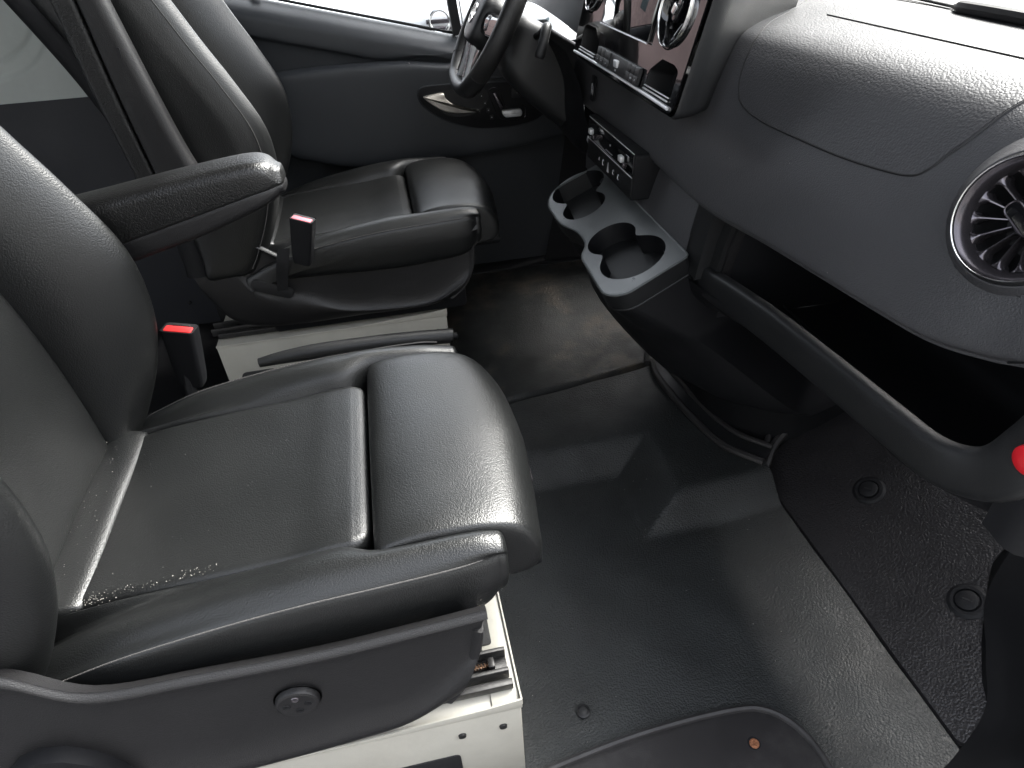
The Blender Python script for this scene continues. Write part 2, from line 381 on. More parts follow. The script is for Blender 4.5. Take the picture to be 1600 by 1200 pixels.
# toe board: sloping rubber panel ahead of the seam
tb = thing('toe_board_panel', (.85,.7,.05), 'black pebbled toe board panel sloping up ahead of the floor seam', 'floor panel')
def toe_z(x): return -.052+.70*(x-.737)
poly = [(.741,.318),(.765,.312),(.800,.350),(.812,.380),(.845,.43),(.905,.505),(.93,.53),(1.10,.60),(1.27,.62),(1.27,1.12),(1.0,.99),(.93,.955),(.85,.978),(.79,.968),(.741,.925)]
b = bmesh.new()
pr = rpoly(poly, .012, 4); vs=[b.verts.new((x,y,toe_z(x)+.004)) for x,y in pr]; f=b.faces.new(vs)
r_=bmesh.ops.extrude_face_region(b,geom=[f]); bmesh.ops.translate(b,vec=(0,0,-.012),verts=[v for v in r_['geom'] if isinstance(v,bmesh.types.BMVert)])
bmesh.ops.recalc_face_normals(b, faces=b.faces)
obj('panel', b, 'toe', tb, 30)
P = cr([(.742,.93,-.020),(.79,.975,.010),(.85,.985,.056),(.93,.965,.112),(1.0,.985,.16)], 8)
obj('panel_lip', tube(P, .010, 8), 'sill', tb)
P = cr([(.752,.96,-.008),(.80,1.01,.035),(.87,1.02,.08),(.95,.995,.14),(1.02,1.01,.18)], 8)
obj('panel_lip', tube(P, .007, 8), 'sill', tb)
nrm = Vector((-.70,0,1)).normalized()
for sx, sy in ((.868,.762),(.867,.493)):
    Mx = frame((sx,sy,toe_z(sx)+.0045), (0,1,0), Vector((0,1,0)).cross(nrm)*-1)
    prof = ((1.5,0),(1.5,.001),(1.25,.004),(1.0,.0042),(.93,.0005),(.86,.0005),(.82,.006),(.62,.0075),(.2,.0078))
    loops = [[tuple(Mx @ Vector((.021*k*math.cos(a), .021*k*math.sin(a), h))) for a in np.linspace(0,2*math.pi,28,False)] for k,h in prof]
    fo = obj('fastener', loft(loops,1,1), 'dark', tb, 25)
    obj('slot', prism(rrect(-.008,-.0013,.008,.0013,.001), .0012, Mx @ Matrix.Rotation(R(35),4,'Z') @ Matrix.Translation((0,0,.0072))), 'rubber', fo)
# slope under panel so nothing shows through
obj('under_panel', ([(.745,.2,-.085),(1.3,.2,.30),(1.3,2.1,.30),(.745,2.1,-.085)],[(0,1,2,3)]), 'dark', tb, None)

# driver's mat
dm = thing('driver_floor_mat', (.4,1.7,-.03), 'muddy black rubber mat in the far footwell beyond the floor seam', 'floor mat')
V=[]
nx,ny=70,90
for i in range(nx):
    x=.0+(.735)*i/(nx-1); y0=1.315+(x-.235)*.155
    for j in range(ny):
        y=y0+(2.05-y0)*j/(ny-1)
        z=-.010+.002*math.sin(x*17+y*5)*math.sin(y*9-x*4)
        z-=.012*math.exp(-((y-y0)/.006)**2)
        V.append((x,y,z))
for i in range(nx):
    pass
F=grid_faces(nx,ny); base=len(V)
for i in range(nx): V.append((V[i*ny][0],V[i*ny][1],-.075))
for i in range(nx-1): F.append((i*ny,(i+1)*ny,base+i+1,base+i))
for k in range(ny): V.append((1.2, V[(nx-1)*ny+k][1], .28))
b2=base+nx
for k in range(ny-1): F.append(((nx-1)*ny+k,(nx-1)*ny+k+1,b2+k+1,b2+k))
obj('mat_sheet', (V,F), 'mud', dm, 60)
obj('mat_lip', tube(cr([(.625,1.372,-.006),(.645,1.42,-.004),(.70,1.50,0),(.80,1.56,.05)],8), .0085, 8), 'plastic', dm)

# ============================================================ SEATS
# stations measured for the near seat; dx, dy slide the same seat to the driver's place
def cushion_bolster(sgn, dx, cy):
    X = [-.50,-.45,-.37,-.26,-.17,-.125,-.08,.0,.035,.052]
    zs_ = [.360,.382,.408,.427,.437,.4395,.441,.443,.442,.439]
    zu = [.338,.344,.346,.342,.340,.3405,.342,.347,.356,.368]
    ow = [.243,.247,.250,.250,.250,.2495,.249,.246,.241,.234]
    zi = [.395,.405,.415,.420,.424,.426,.428,.430,.428,.424]
    loops=[]
    for x,a,u,o,i_ in zip(X,zs_,zu,ow,zi):
        if sgn>0: a-=.014*ss(-.06,.05,x)
        k_=ss(-.45,-.10,x); c=a+.012+.006*k_
        kf=ss(-.125,-.080,x); f_=lambda q,r_: q*(1-kf)+r_*kf
        l=[(f_(.150,.186),u),(f_(.160,.190),i_-.02),(f_(.168,.193),f_(i_,c-.022)),(f_(.180,.198),f_(c-.011,c-.009)),(f_(.200,.208),c-.001),(f_(.218,.220),c-.001),(.234,c-.008),(o-.0045,a+.0015),(o+.0005,a-.008),(o+.0045,a-.034),(o+.003,(a+u)/2-.012),(o-.003,u+.006),(o-.02,u-.004),(f_(.18,.200),u-.006)]
        loops.append([(x+dx,cy+sgn*y,z) for y,z in l])
    e=loops[-1]
    for k,q in ((.975,.004),(.93,.008),(.84,.0115),(.64,.014),(.3,.015)): loops.append(shrink(e,k,(q,0,.006*(1-k))))
    s=loops[0]; loops.insert(0,shrink(s,.8,(-.012,0,-.004)))
    return loft(loops,4,4)
def seam_on_bolster(sgn, dx, cy):
    X = [-.47,-.45,-.37,-.26,-.17,-.08,.0,.035]; zs_ = [.374,.382,.408,.427,.437,.441,.443,.442,.439]; ow = [.243,.247,.250,.250,.250,.249,.246,.240,.231]
    return cr([(x+dx,cy+sgn*(o-.0040),z+.0016) for x,z,o in zip(X,zs_,ow)],8)
def stitches(P, step=.0055, r=.00055):
    """little thread stitches along a path as one joined part"""
    d=np.r_[0,np.cumsum(np.linalg.norm(np.diff(P,axis=0),axis=1))]; V=[];F=[]
    s=0
    while s+step*.65<d[-1]:
        a=[np.interp(s,d,P[:,k]) for k in range(3)]; c=[np.interp(s+step*.65,d,P[:,k]) for k in range(3)]
        v,f=tube([a,c],r,4); o=len(V); V+=list(v); F+=[tuple(i+o for i in q) for q in f]; s+=step
    return V,F
def backrest_curves():
    z  = [.385,.42,.50,.586,.684,.78,.86,1.0,1.12,1.20]
    xs = [-.490,-.487,-.489,-.495,-.510,-.540,-.572,-.637,-.695,-.735]
    xc = [-.462,-.440,-.400,-.375,-.376,-.415,-.455,-.520,-.580,-.630]
    return z,xs,xc
def make_seat(name, dx, cy, label, yb, zt, nb):
    t = thing(name, (dx-.2,cy,-.06), label, 'car seat', 'pair of front seats')
    # centre cushion panel
    loops=[]
    for k,(x,zc_,hw) in enumerate([(-.452,.404,.160),(-.40,.414,.163),(-.30,.420,.168),(-.2,.426,.170),(-.155,.4315,.171),(-.122,.434,.170)]):
        loops.append([(x+dx,cy+a,b_) for a,b_ in rr(-hw,hw,.35,zc_,.016,-.004)])
    e=loops[-1]
    for k,s in ((.985,.010),(.945,.019),(.87,.026),(.76,.029),(.4,.030)): loops.append([(x+s,cy+(y-cy)*(.5+.5*k),.39+(z-.39)*k) for x,y,z in e])
    loops.insert(0,shrink(loops[0],.85,(-.01,0,0)))
    obj('seat_cushion', loft(loops,4,1,smooth_loop=False), 'leather', t, 60)
    # rear roll
    loops=[]
    for y,k in ((-.168,.4),(-.163,.85),(-.15,1),(-.07,1.02),(0,1),(.07,1.02),(.15,1),(.163,.85),(.168,.4)):
        loops.append([(-.472+dx+.036*k*math.cos(a),cy+y,.4015+.0125*k*math.sin(a)) for a in np.linspace(0,2*math.pi,14,False)])
    obj('rear_roll', loft(loops,3,2), 'leather', t)
    for s in (-1,1):
        bo=obj('side_bolster', cushion_bolster(s,dx,cy), 'leather', t, 50)
        P=seam_on_bolster(s,dx,cy)
        obj('seam', tube(P,.0010,5), 'thread', bo)
        obj('stitching', stitches(P+np.array([0,s*.0006,.0009])), 'thread', bo)
    # thigh support pad
    prof=[(-.086,.385),(-.090,.425),(-.084,.447),(-.066,.458),(-.02,.465),(.04,.464),(.085,.456),(.112,.440),(.128,.415),(.133,.392),(.130,.372),(.112,.360),(.06,.358),(-.02,.362)]
    loops=[]
    for y,kx,kz in ((-.2035,.6,.5),(-.2025,.86,.84),(-.199,.905,.95),(-.190,.925,.985),(-.165,.94,1),(-.12,.965,1.0),(-.06,.99,1.01),(0,1.012,1.015),(.10,.985,1),(.15,.93,.995),(.178,.87,.97),(.192,.78,.90),(.199,.60,.72)):
        ax=-.086
        loops.append([(ax+(x-ax)*kx+dx+(.0 if kx>.7 else .01),cy+y,.372+(z-.372)*kz) for x,z in prof])
    pad=obj('thigh_support', loft(loops,3,4), 'leather', t, 60)
    obj('support_base', box((.065+dx,cy-.005,.352),(.11,.36,.022),.008), 'dark', t)
    # extension lever under the front edge
    obj('extension_lever', loft([[(.128+dx+.008*k*math.cos(a),cy+y,.372+.010*k*math.sin(a)) for a in np.linspace(0,2*math.pi,10,False)] for y,k in ((-.06,.5),(-.055,1),(.0,1.1),(.055,1),(.06,.5))],3,1), 'smoke', t)
    obj('seat_frame', box((-.235+dx,cy,.27),(.50,.42,.17),.01), 'dark', t)
    # backrest
    z,xs_,xc=backrest_curves()
    loops=[]
    for zz,a,c in zip(z,xs_,xc):
        l=[(a-.085,-.145),(a-.02,-.146),(a-.002,-.138),(a+.004,-.118),(a+.002,-.06),(a,0),(a+.002,.06),(a+.004,.118),(a-.002,.138),(a-.02,.146),(a-.085,.145)]
        loops.append([(x+dx,cy+y,zz) for x,y in l])
    loops.insert(0,shrink(loops[0],.8,(0,0,-.012))); loops.append(shrink(loops[-1],.8,(-.01,0,.02)))
    obj('backrest_panel', loft(loops,4,4), 'leather', t, 60)
    obj('backrest_seam', tube(cr([(a+.0035+dx,cy+y,.792+ (y/.14)**2*.012) for y,a in ((-.135,-.543),(-.07,-.541),(0,-.542),(.07,-.541),(.135,-.543))],6),.0016,6),'leather_side',t)
    for s in (-1,1):
        loops=[]
        for zz,a,c in zip(z,xs_,xc):
            l=[(a-.10,.150),(a-.03,.140),(a-.002,.137),(a+.35*(c-a)+.004,.150),(a+.78*(c-a),.178),(c,.207),(c-.006,.226),(c-.024,.240),(c-.05,.249),(c-.09,.253),(a-.10,.247)]
            loops.append([(x+dx,cy+s*y-(nb if s<0 else 0),zz) for x,y in l])
        loops.insert(0,shrink(loops[0],.88,(-.004,0,-.014))); loops.insert(0,shrink(loops[1],.5,(-.01,0,-.022))); loops.append(shrink(loops[-1],.7,(-.01,0,.02)))
        bo=obj('backrest_bolster', loft(loops,4,4), 'leather', t, 50)
        P=cr([(c-.0225+dx,cy+s*.2405,zz) for zz,c in zip(z,xc)],8)
        if dx: obj('seam', tube(P,.0011,5), 'thread', bo)
    loops=[]
    for zz,a in zip(z,xs_): loops.append([(x+dx,cy+y,zz) for x,y in rr(a-.145,a-.088,-.255,.255,.03)])
    obj('backrest_shell', loft(loops,3,1,smooth_loop=False), 'dark', t)
    # steel seat box, rails, spindle, felt
    X0=.066+dx*.2; y0=yb; y1=cy+.243; dz=zt-.150; ym=(y0+y1)/2
    bx=obj('seat_box', box((X0-.301,ym,.03+dz),(.60,y1-y0,.228),.006), 'cream', t)
    obj('box_flange', prism(rpoly([(y0,0),(y0+.0,.018),(y0+.02,.012),(y1-.02,.012),(y1,.018),(y1,0)],.004),.0025, frame((X0-.0015,0,.142+dz),(0,1,0),(0,0,1)),.0005), 'cream', t)
    obj('box_rim', join_bm(box((X0-.022,ym,.1465+dz),(.040,y1-y0-.006,.004),.0015)), 'cream', t)
    obj('box_side_flange', prism([(X0-.60,-.012),(X0,-.012),(X0,.010),(X0-.055,.004),(X0-.14,.001),(X0-.24,-.006),(X0-.60,-.006)],.0025, frame((0,y0+.001,.150+dz),(1,0,0),(0,0,1)),.0005), 'cream', t)
    obj('box_opening', prism(rrect(X0-.52,-.06,X0-.098,.040+dz,.010), .0016, frame((0,y0-.0004,0),(1,0,0),(0,0,1)), .0004), 'rubber', t)
    for bx_ in (.03,.09,.36): obj('box_bolt', loft([[(X0-bx_+.006*k*math.cos(a),y0-h,.095+dz+.006*k*math.sin(a)) for a in np.linspace(0,6.2832,14,False)] for k,h in ((1,0),(.9,.003),(.3,.0035))],1,1), 'steel', t)
    for s,yy in ((-1,y0+.057),(1,cy+.195)):
        rl=obj('seat_rail', join_bm(box((X0-.31,yy-.016,.162+dz),(.60,.006,.022),.001), box((X0-.31,yy+.016,.162+dz),(.60,.006,.022),.001), box((X0-.31,yy,.153+dz),(.60,.03,.004),.001),
              box((X0-.30,yy-.031,.158+dz),(.585,.010,.014),.001)), 'steel', t)
        hx=[]
        path=[(X0-.215+.0006*i, yy+.0035*math.cos(i*.9), .163+dz+.0035*math.sin(i*.9)) for i in range(300)]
        obj('spindle', tube(path,.0012,4), 'brass', rl)
        obj('spindle_nut', box((X0-.033,yy,.163+dz),(.010,.016,.016),.002), 'steel', rl)
        obj('rail_bolt', loft([[(X0-.09+.005*math.cos(a)*k,yy-.016,.170+dz+.005*math.sin(a)*k) for a in np.linspace(0,6.28,10,False)] for k in (1,.9)],1,1),'dark',rl)
    for k,(ya,yc) in enumerate(((-.165,-.10),(-.07,.02),(.05,.14))):
        obj('felt_pad', prism(rrect(X0-.20,cy+ya,X0-.026,cy+yc,.006), .003, Matrix.Translation((0,0,.1487+dz)), .001), 'felt', t)
    return t
def trim_mesh(T,Fl,B,y,sgn=-1,th=.014,lip=.012):
    """side valance: lip, recessed face, flared lower band, with thickness. sgn=-1: outer side faces the camera"""
    T,Fl,B=[np.array(a,float) for a in (T,Fl,B)]
    rows=[]
    def row(A,off,dz=0): rows.append([(p[0],y-sgn*(off)*-1*-1 if False else y+off,p[1]+dz) for p in A])
    row(T,lip+.01,-.012); row(T,lip*.6,.001); row(T,.006,.001); row(T,-.001,-.006)
    row(T*.93+Fl*.07,.001); row(T*.86+Fl*.14,.008)
    row(T*.5+Fl*.5,.010); row(T*.14+Fl*.86,.008); row(Fl,.001); row(Fl*.72+B*.28,-.004); row(Fl*.35+B*.65,-.001); row(B,.010); row(B,.022,.004)
    return sheet(rows,3,6)

# near (passenger) seat
ps=make_seat('car_seat',0,.705,'near black leather seat with red buckle and lowered armrest, crumbs on its cushion',.443,.150,.018)
T=[(-.62,.49),(-.52,.478),(-.455,.468),(-.395,.409),(-.29,.401),(-.157,.397),(-.051,.403),(.030,.409)]
Fq=[(-.62,.26),(-.52,.235),(-.43,.222),(-.35,.215),(-.26,.217),(-.150,.228),(-.065,.246),(.010,.315)]
B=[(-.62,.20),(-.52,.178),(-.42,.170),(-.35,.170),(-.26,.173),(-.156,.182),(-.090,.195),(-.022,.232)]
tr=obj('side_trim', trim_mesh(T,Fq,B,.420), 'shell', ps, 50)
obj('trim_front_edge', loft([[(x+ox,.425+oy,z) for ox,oy in ((0,-.002),(.004,.004),(.003,.03),(-.01,.05),(-.012,.01))] for x,z in ((.0205,.372),(.0185,.355),(.010,.315),(-.012,.255),(-.03,.228))],4,3), 'shell', ps)
# lumbar button
Mx=frame((-.203,.4285,.309),(1,0,0),(0,0,1))
kn=obj('adjuster_button', loft([[tuple(Mx@Vector((.0255*k*math.cos(a),.0255*k*math.sin(a),h))) for a in np.linspace(0,2*math.pi,32,False)] for k,h in ((1.0,-.002),(1,.005),(.95,.0078),(.85,.009),(.6,.0082),(.2,.0078))],1,1), 'shell', ps, 25)
obj('button_gap', loft([[tuple(Mx@Vector((.0275*k*math.cos(a),.0275*k*math.sin(a),.0006))) for a in np.linspace(0,2*math.pi,32,False)] for k in (1,.9)],1,1), 'rubber', ps)
for a in (90,180,270,0):
    c=Mx@Vector((.0125*math.cos(R(a)),.0125*math.sin(R(a)),.0084))
    obj('button_dimple', loft([[tuple(c+Vector((.0048*k*math.cos(q),-h,.0048*k*math.sin(q)))) for q in np.linspace(0,6.283,14,False)] for k,h in ((1,0),(.85,.0009),(.6,.0002),(.2,0))],1,1), 'smoke' if a==90 else 'dark', kn)
# recliner housing behind the side trim
obj('recliner_cover', loft([[(x,y,z) for x,y,z in [(-.36+.08*math.cos(a)*k-.12,.41+oy,.16+.16*math.sin(a)*k) for a in np.linspace(0,2*math.pi,20,False)]] for k,oy in ((1,.03),(1,.008),(.93,0),(.5,-.002))],2,1), 'dark', ps)
def buckle(p, tilt, rot, redm, t, strap=None, label=None, seg_w=.052):
    Mx=Matrix.Translation(p) @ Matrix.Rotation(rot,4,'Z') @ Matrix.Rotation(tilt,4,'Y')
    loops=[]
    for z,w,d in ((-.105,.019,.012),(-.085,.0225,.0135),(0,.026,.0155),(.004,.0258,.0155),(.0065,.0245,.0145)):
        loops.append([tuple(Mx@Vector((a,b_,z))) for a,b_ in rr(-w,w,-d,d,.006)])
    b_=obj('belt_buckle', loft(loops,2,1,smooth_loop=False), 'dark', t, 40)
    if label: b_['label']=label
    obj('release_button', prism(rrect(-.0215,-.0125,.0215,.0035,.003), .0020, Mx@Matrix.Translation((0,0,.0060)), .0008), redm, b_)
    obj('buckle_slot', prism(rrect(-.014,.0055,.014,.0105,.002), .0014, Mx@Matrix.Translation((0,0,.0062)), .0004), 'rubber', b_)
    return b_
buckle((-.372,.975,.515), R(8), R(-12), 'red', ps)
obj('buckle_stalk', tube(cr([(-.385,.975,.45),(-.395,.97,.38),(-.40,.96,.30)],5), .010, 8), 'webbing', ps)
# lowered armrest
def arm_loops(section):
    L=[]
    for x,zt,zsm,zb,y0,y1 in section: L.append((x,zt,zsm,zb,y0,y1))
    return L
AR=[(-.53,.728,.640,.600,.975,1.045),(-.47,.733,.655,.615,.970,1.045),(-.40,.742,.672,.640,.966,1.048),(-.30,.757,.697,.665,.965,1.048),(-.21,.768,.719,.694,.966,1.046),(-.178,.766,.725,.706,.971,1.042),(-.163,.755,.727,.714,.980,1.033)]
def arm_part(kind):
    loops=[]
    for x,zt,zm,zb,y0,y1 in AR:
        if kind=='pad': l=[(a,b_ if b_>zm+.02 else zm+(b_-zm)*.6) for a,b_ in rr(y0,y1,zm-.004,zt-.006,.014,.006)]
        else: l=[(a,b_) for a,b_ in rr(y0+.001,y1-.001,zb,zm+.008,.012,0)]
        loops.append([(x,a,b_) for a,b_ in l])
    e=loops[-1]; loops+= [shrink(e,.82,(.006,0,0)),shrink(e,.45,(.009,0,0))]
    return loft(loops,4,1,smooth_loop=False)
ar=obj('armrest', arm_part('base'), 'shell', ps, 50)
obj('armrest_pad', arm_part('pad'), 'pad', ar, 50)

# driver's seat, slid forward
DX,DY=.135,1.705
ds=make_seat('car_seat',DX,DY,'far black leather seat beside the door, its armrest folded upright, faded buckle',1.505,.172,0)
T=[(-.492,.425),(-.470,.468),(-.425,.486),(-.370,.466),(-.318,.436),(-.279,.408),(-.223,.391),(-.103,.389),(.0,.396),(.1,.404),(.189,.421)]
Fq=[(-.484,.40),(-.455,.425),(-.415,.430),(-.392,.395),(-.380,.355),(-.330,.312),(-.247,.285),(-.160,.250),(-.06,.238),(.06,.236),(.155,.290)]
B=[(-.470,.320),(-.440,.262),(-.40,.235),(-.345,.222),(-.30,.218),(-.25,.216),(-.19,.217),(-.11,.218),(-.037,.217),(.05,.220),(.110,.232)]
obj('side_trim', trim_mesh(T,Fq,B,1.462), 'shell', ds, 50)
obj('trim_front_edge', loft([[(x+ox,1.467+oy,z) for ox,oy in ((0,-.002),(.004,.004),(.003,.03),(-.01,.05),(-.012,.01))] for x,z in ((.176,.372),(.174,.355),(.170,.315),(.145,.262),(.11,.232))],4,3), 'shell', ds)
Mx=frame((-.318,1.4565,.330),Vector((.088,0,-.040)),(0.04,0,.088))
obj('buckle_opening', prism(rrect(-.049,-.0145,.049,.0145,.0143,8), .004, Mx, .0015, z0=-.002), 'rubber', ds)
buckle((-.205,1.425,.500), R(14), R(-20), 'redfade', ds, label='buckle with a faded pink red release button')
obj('buckle_strap', sheet([[(-.262+s*.014,1.428,.440),(-.275+s*.014,1.430,.40),(-.288+s*.013,1.445,.355),(-.296+s*.012,1.456,.318)] for s in (-1,1)],2,6), 'webbing', ds)
# driver's armrest folded up beside the backrest
UP=[(.560,-.470,-.445,-.340),(.60,-.476,-.448,-.352),(.63,-.480,-.450,-.366),(.70,-.487,-.456,-.384),(.80,-.497,-.464,-.402),(.90,-.502,-.469,-.418),(.96,-.505,-.472,-.428)]
def up_part(kind):
    loops=[]
    for z,x0,xm,x1 in UP:
        if kind=='pad': l=rr(x0-.006,xm-.0004,1.372,1.424,.009)
        else: l=[(a if a>xm+.02 else xm+(a-xm)*.45,b_) for a,b_ in rr(xm+.0004,x1,1.378,1.426,.018)]
        # near face is towards -y
        loops.append([(a,2.79-b_-(.0),z) for a,b_ in l])
    e=loops[-1]; loops+=[shrink(e,.9,(-.004,0,.010)),shrink(e,.5,(-.006,0,.016))]
    return loft(loops,4,1,smooth_loop=False)
# use a slanted station: lean follows the backrest
ua=obj('armrest', up_part('base'), 'shell', ds, 50)
obj('armrest_pad', up_part('pad'), 'pad', ua, 50)
obj('armrest_slot', prism(rrect(-.003,-.009,.003,.009,.0028), .003, frame((-.432,1.3655,.865),(1,0,-.1),(0.25,0,1)), 0), 'rubber', ua)

# crumbs on the near cushion
cb=bmesh.new()
def crumb(x,y,z,r):
    m=Matrix.Translation((x,y,z))@Matrix.Rotation(random.random()*6,4,Vector((random.random(),random.random(),1)))@Matrix.Diagonal((r*random.uniform(.6,1.5),r*random.uniform(.6,1.3),r*.7,1))
    bmesh.ops.create_icosphere(cb,subdivisions=1,radius=1,matrix=m)
for i in range(130):      # along the near crease at the back of the cushion
    u=random.random()**1.6; crumb(-.438+u*.16+random.gauss(0,.004), .542+u*.010+random.gauss(0,.006)*(1-u*.5), .4165+.0015*random.random()+u*.006, random.uniform(.0003,.0007))
for i in range(45): crumb(-.468+random.gauss(0,.012), random.uniform(.56,.86), .4215+random.uniform(-.001,.0005), random.uniform(.0003,.0008))
for i in range(55): crumb(random.uniform(-.44,-.12), random.uniform(.56,.85), .4215+random.uniform(-.001,.001), random.uniform(.0003,.0006))
for i in range(8): crumb(random.uniform(-.05,.08), random.uniform(.55,.82), .4665, random.uniform(.0004,.0006))
cr_o=obj('crumbs', cb, 'crumb', None, None); tag(cr_o, kind='stuff'); cr_o['label']='pale crumbs scattered on the near seat cushion'
gb=cb=bmesh.new()
for i in range(60):
    x=random.uniform(.1,.72); y=random.uniform(.3,1.2); crumb(x,y,liner_z(x,y)+.001,random.uniform(.0005,.0011))
gr=obj('grit', cb, 'crumb', None, None); tag(gr, kind='stuff'); gr['label']='small bits of grit on the rubber floor'

# parking brake lever lying between the seats
pb=thing('parking_brake_lever',(-.1,1.27,.0),'long black lever lying between the two seats','lever')
obj('lever_grip', tube(cr([(-.36,1.30,.228),(-.30,1.30,.234),(-.2,1.30,.237),(-.05,1.30,.234),(.070,1.30,.226),(.084,1.30,.2245)],6), [.011+.007*min(1,k/10) for k in range(30)]+[.012], 14), 'plastic', pb)
obj('release_tip', tube([(.082,1.30,.2245),(.097,1.30,.223),(.101,1.30,.2225)], [.009,.009,.005], 10), 'dark', pb)
obj('lever_bracket', box((-.37,1.30,.05),(.08,.04,.30),.01), 'dark', pb)

# ============================================================ DASHBOARD
da=thing('dashboard',(.6,1.2,.6),'dark grey grained dashboard with screen pod, cup holders and open shelf','dashboard')
#DASH-BEGIN
ST=[.24,.32,.40,.44,.50,.59,.77,.956,1.20,1.44,1.62]
LIPX=[.60,.60,.585,.578,.563,.549,.522,.508,.500,.488,.480]
LIPZ=[.720,.685,.660,.645,.633,.631,.632,.622,.636,.646,.650]
R4X=[.64,.62,.604,.598,.590,.580,.561,.541,.505,.492,.49]
def dash_rows():
    rows=[]
    def row(fx,fz): rows.append([(fx(i),ST[i],fz(i)) for i in range(len(ST))])
    row(lambda i:LIPX[i]+.10, lambda i:LIPZ[i]+.004)
    row(lambda i:LIPX[i]+.012, lambda i:LIPZ[i]-.002)
    row(lambda i:LIPX[i], lambda i:LIPZ[i]+.004)
    row(lambda i:LIPX[i]-.008, lambda i:LIPZ[i]+.018)
    row(lambda i:LIPX[i]-.006+(R4X[i]-LIPX[i])*.35, lambda i:.72+(LIPZ[i]-.63)*.4)
    row(lambda i:R4X[i], lambda i:.79)
    row(lambda i:R4X[i]+.034, lambda i:.848)
    row(lambda i:R4X[i]+.070, lambda i:.872)
    row(lambda i:.70, lambda i:.884)
    row(lambda i:.80, lambda i:.891)
    row(lambda i:.90, lambda i:.892)
    return rows
#DASH-END
DR=dash_rows()
VC=np.array((.583,.472,.786)); VN=np.array((-.93,-.2,.3)); VN/=np.linalg.norm(VN)
def in_vent(p, k=1.18):
    d=np.array(p)-VC; h=d@VN; return np.linalg.norm(d-h*VN)<.060*k and abs(h)<.12
_v,_f=sheet(DR,12,12)
_f=[f for f in _f if not in_vent(_v[list(f)].mean(0))]
obj('upper_panel', (_v,_f), 'grain', da, 80)
_A=np.array([cr(r,8) for r in DR])
def dash_pt(v,yv,off=0):
    """point on the dash surface: v = row parameter, yv = lateral position"""
    def ev(v,yv):
        j=np.interp(yv,ST,range(len(ST)))*8; j0=int(min(j,_A.shape[1]-2)); f=j-j0
        C=_A[:,j0]*(1-f)+_A[:,j0+1]*f
        i=int(min(max(v,0),len(C)-1.0001)); t=v-i
        a=C[max(i-1,0)] if i>0 else 2*C[0]-C[1]; b=C[i]; c=C[i+1]; d=C[i+2] if i+2<len(C) else 2*c-b
        return .5*((2*b)+(c-a)*t+(2*a-5*b+4*c-d)*t*t+(3*b-a-3*c+d)*t**3)
    p=ev(v,yv)
    if off:
        n=np.cross(ev(v+.02,yv)-p,ev(v,yv+.004)-p); n/=np.linalg.norm(n)
        if n[0]>0 and n[2]<0 or n[2]<-.2: n=-n
        if n[0]>.2: n=-n
        p=p+off*n
    return p
# airbag lid: slightly proud patch with a dark gap round it, and the fold line above
LIDC=[(8.7,1.17),(7.5,1.065),(6.85,1.017),(6.2,1.003),(5.55,.986),(5.15,.965),(4.90,.935),(4.79,.88),(4.76,.80),(4.75,.725),(4.80,.66),(4.88,.618),(5.05,.600),(5.30,.590),(5.75,.580),(6.5,.574),(7.2,.574),(8.7,.574)]
lc=cr(LIDC,6)
def dtube(path, r, off=0): return tube([dash_pt(v,y,off) for v,y in path], r, 6)
obj('airbag_seam', dtube(lc,.0016,-.0002), 'rubber', da)
vmin=4.75; V=[];F=[]
NV,NY=90,60
def lid_span(v):
    ys_=[]
    for k in range(len(lc)-1):
        (v0,a),(v1,c)=lc[k],lc[k+1]
        if (v0-v)*(v1-v)<=0 and v0!=v1: ys_.append(a+(c-a)*(v-v0)/(v1-v0))
    return (min(ys_),max(ys_)) if len(ys_)>1 else None
rowsV=[]
vlo=min(v for v,_ in lc)+.004
for i in range(NV):
    v=vlo+(8.66-vlo)*(i/(NV-1))**1.5; sp=lid_span(v)
    if not sp: continue
    a,c=sp; m_=.0022 if c-a>.02 else 0; a+=m_; c-=m_
    rr_=[dash_pt(v,a,-.0006)]+[dash_pt(v,a+(c-a)*j/(NY-1),.0007) for j in range(NY)]+[dash_pt(v,c,-.0006)]
    rowsV.append(rr_)
V=[p for r in rowsV for p in r]
obj('airbag_lid', (V,grid_faces(len(rowsV),NY+2)), 'grain_lid', da, 80)
obj('lid_fold_line', dtube([(8.04,y) for y in np.linspace(.30,1.02,50)],.0013,.0012), 'rubber', da)
fk=bmesh.new()
for i in range(4):
    v=random.uniform(2.4,5.5); yv=random.uniform(.52,.95); p=dash_pt(v,yv,.0004)
    bmesh.ops.create_icosphere(fk,subdivisions=1,radius=1,matrix=Matrix.Translation(Vector(p))@Matrix.Diagonal((.0005,random.uniform(.0006,.0011),random.uniform(.0006,.0018),1)))
fl_=obj('dust_flecks', fk, 'crumb', None, None); tag(fl_, kind='stuff'); fl_['label']='tiny pale flecks of dust on the dashboard face'
# right end seam by the door
obj('end_seam', dtube([(1.2,.415),(1.8,.418),(2.6,.40),(3.4,.38)],.0012,.0004), 'rubber', da)

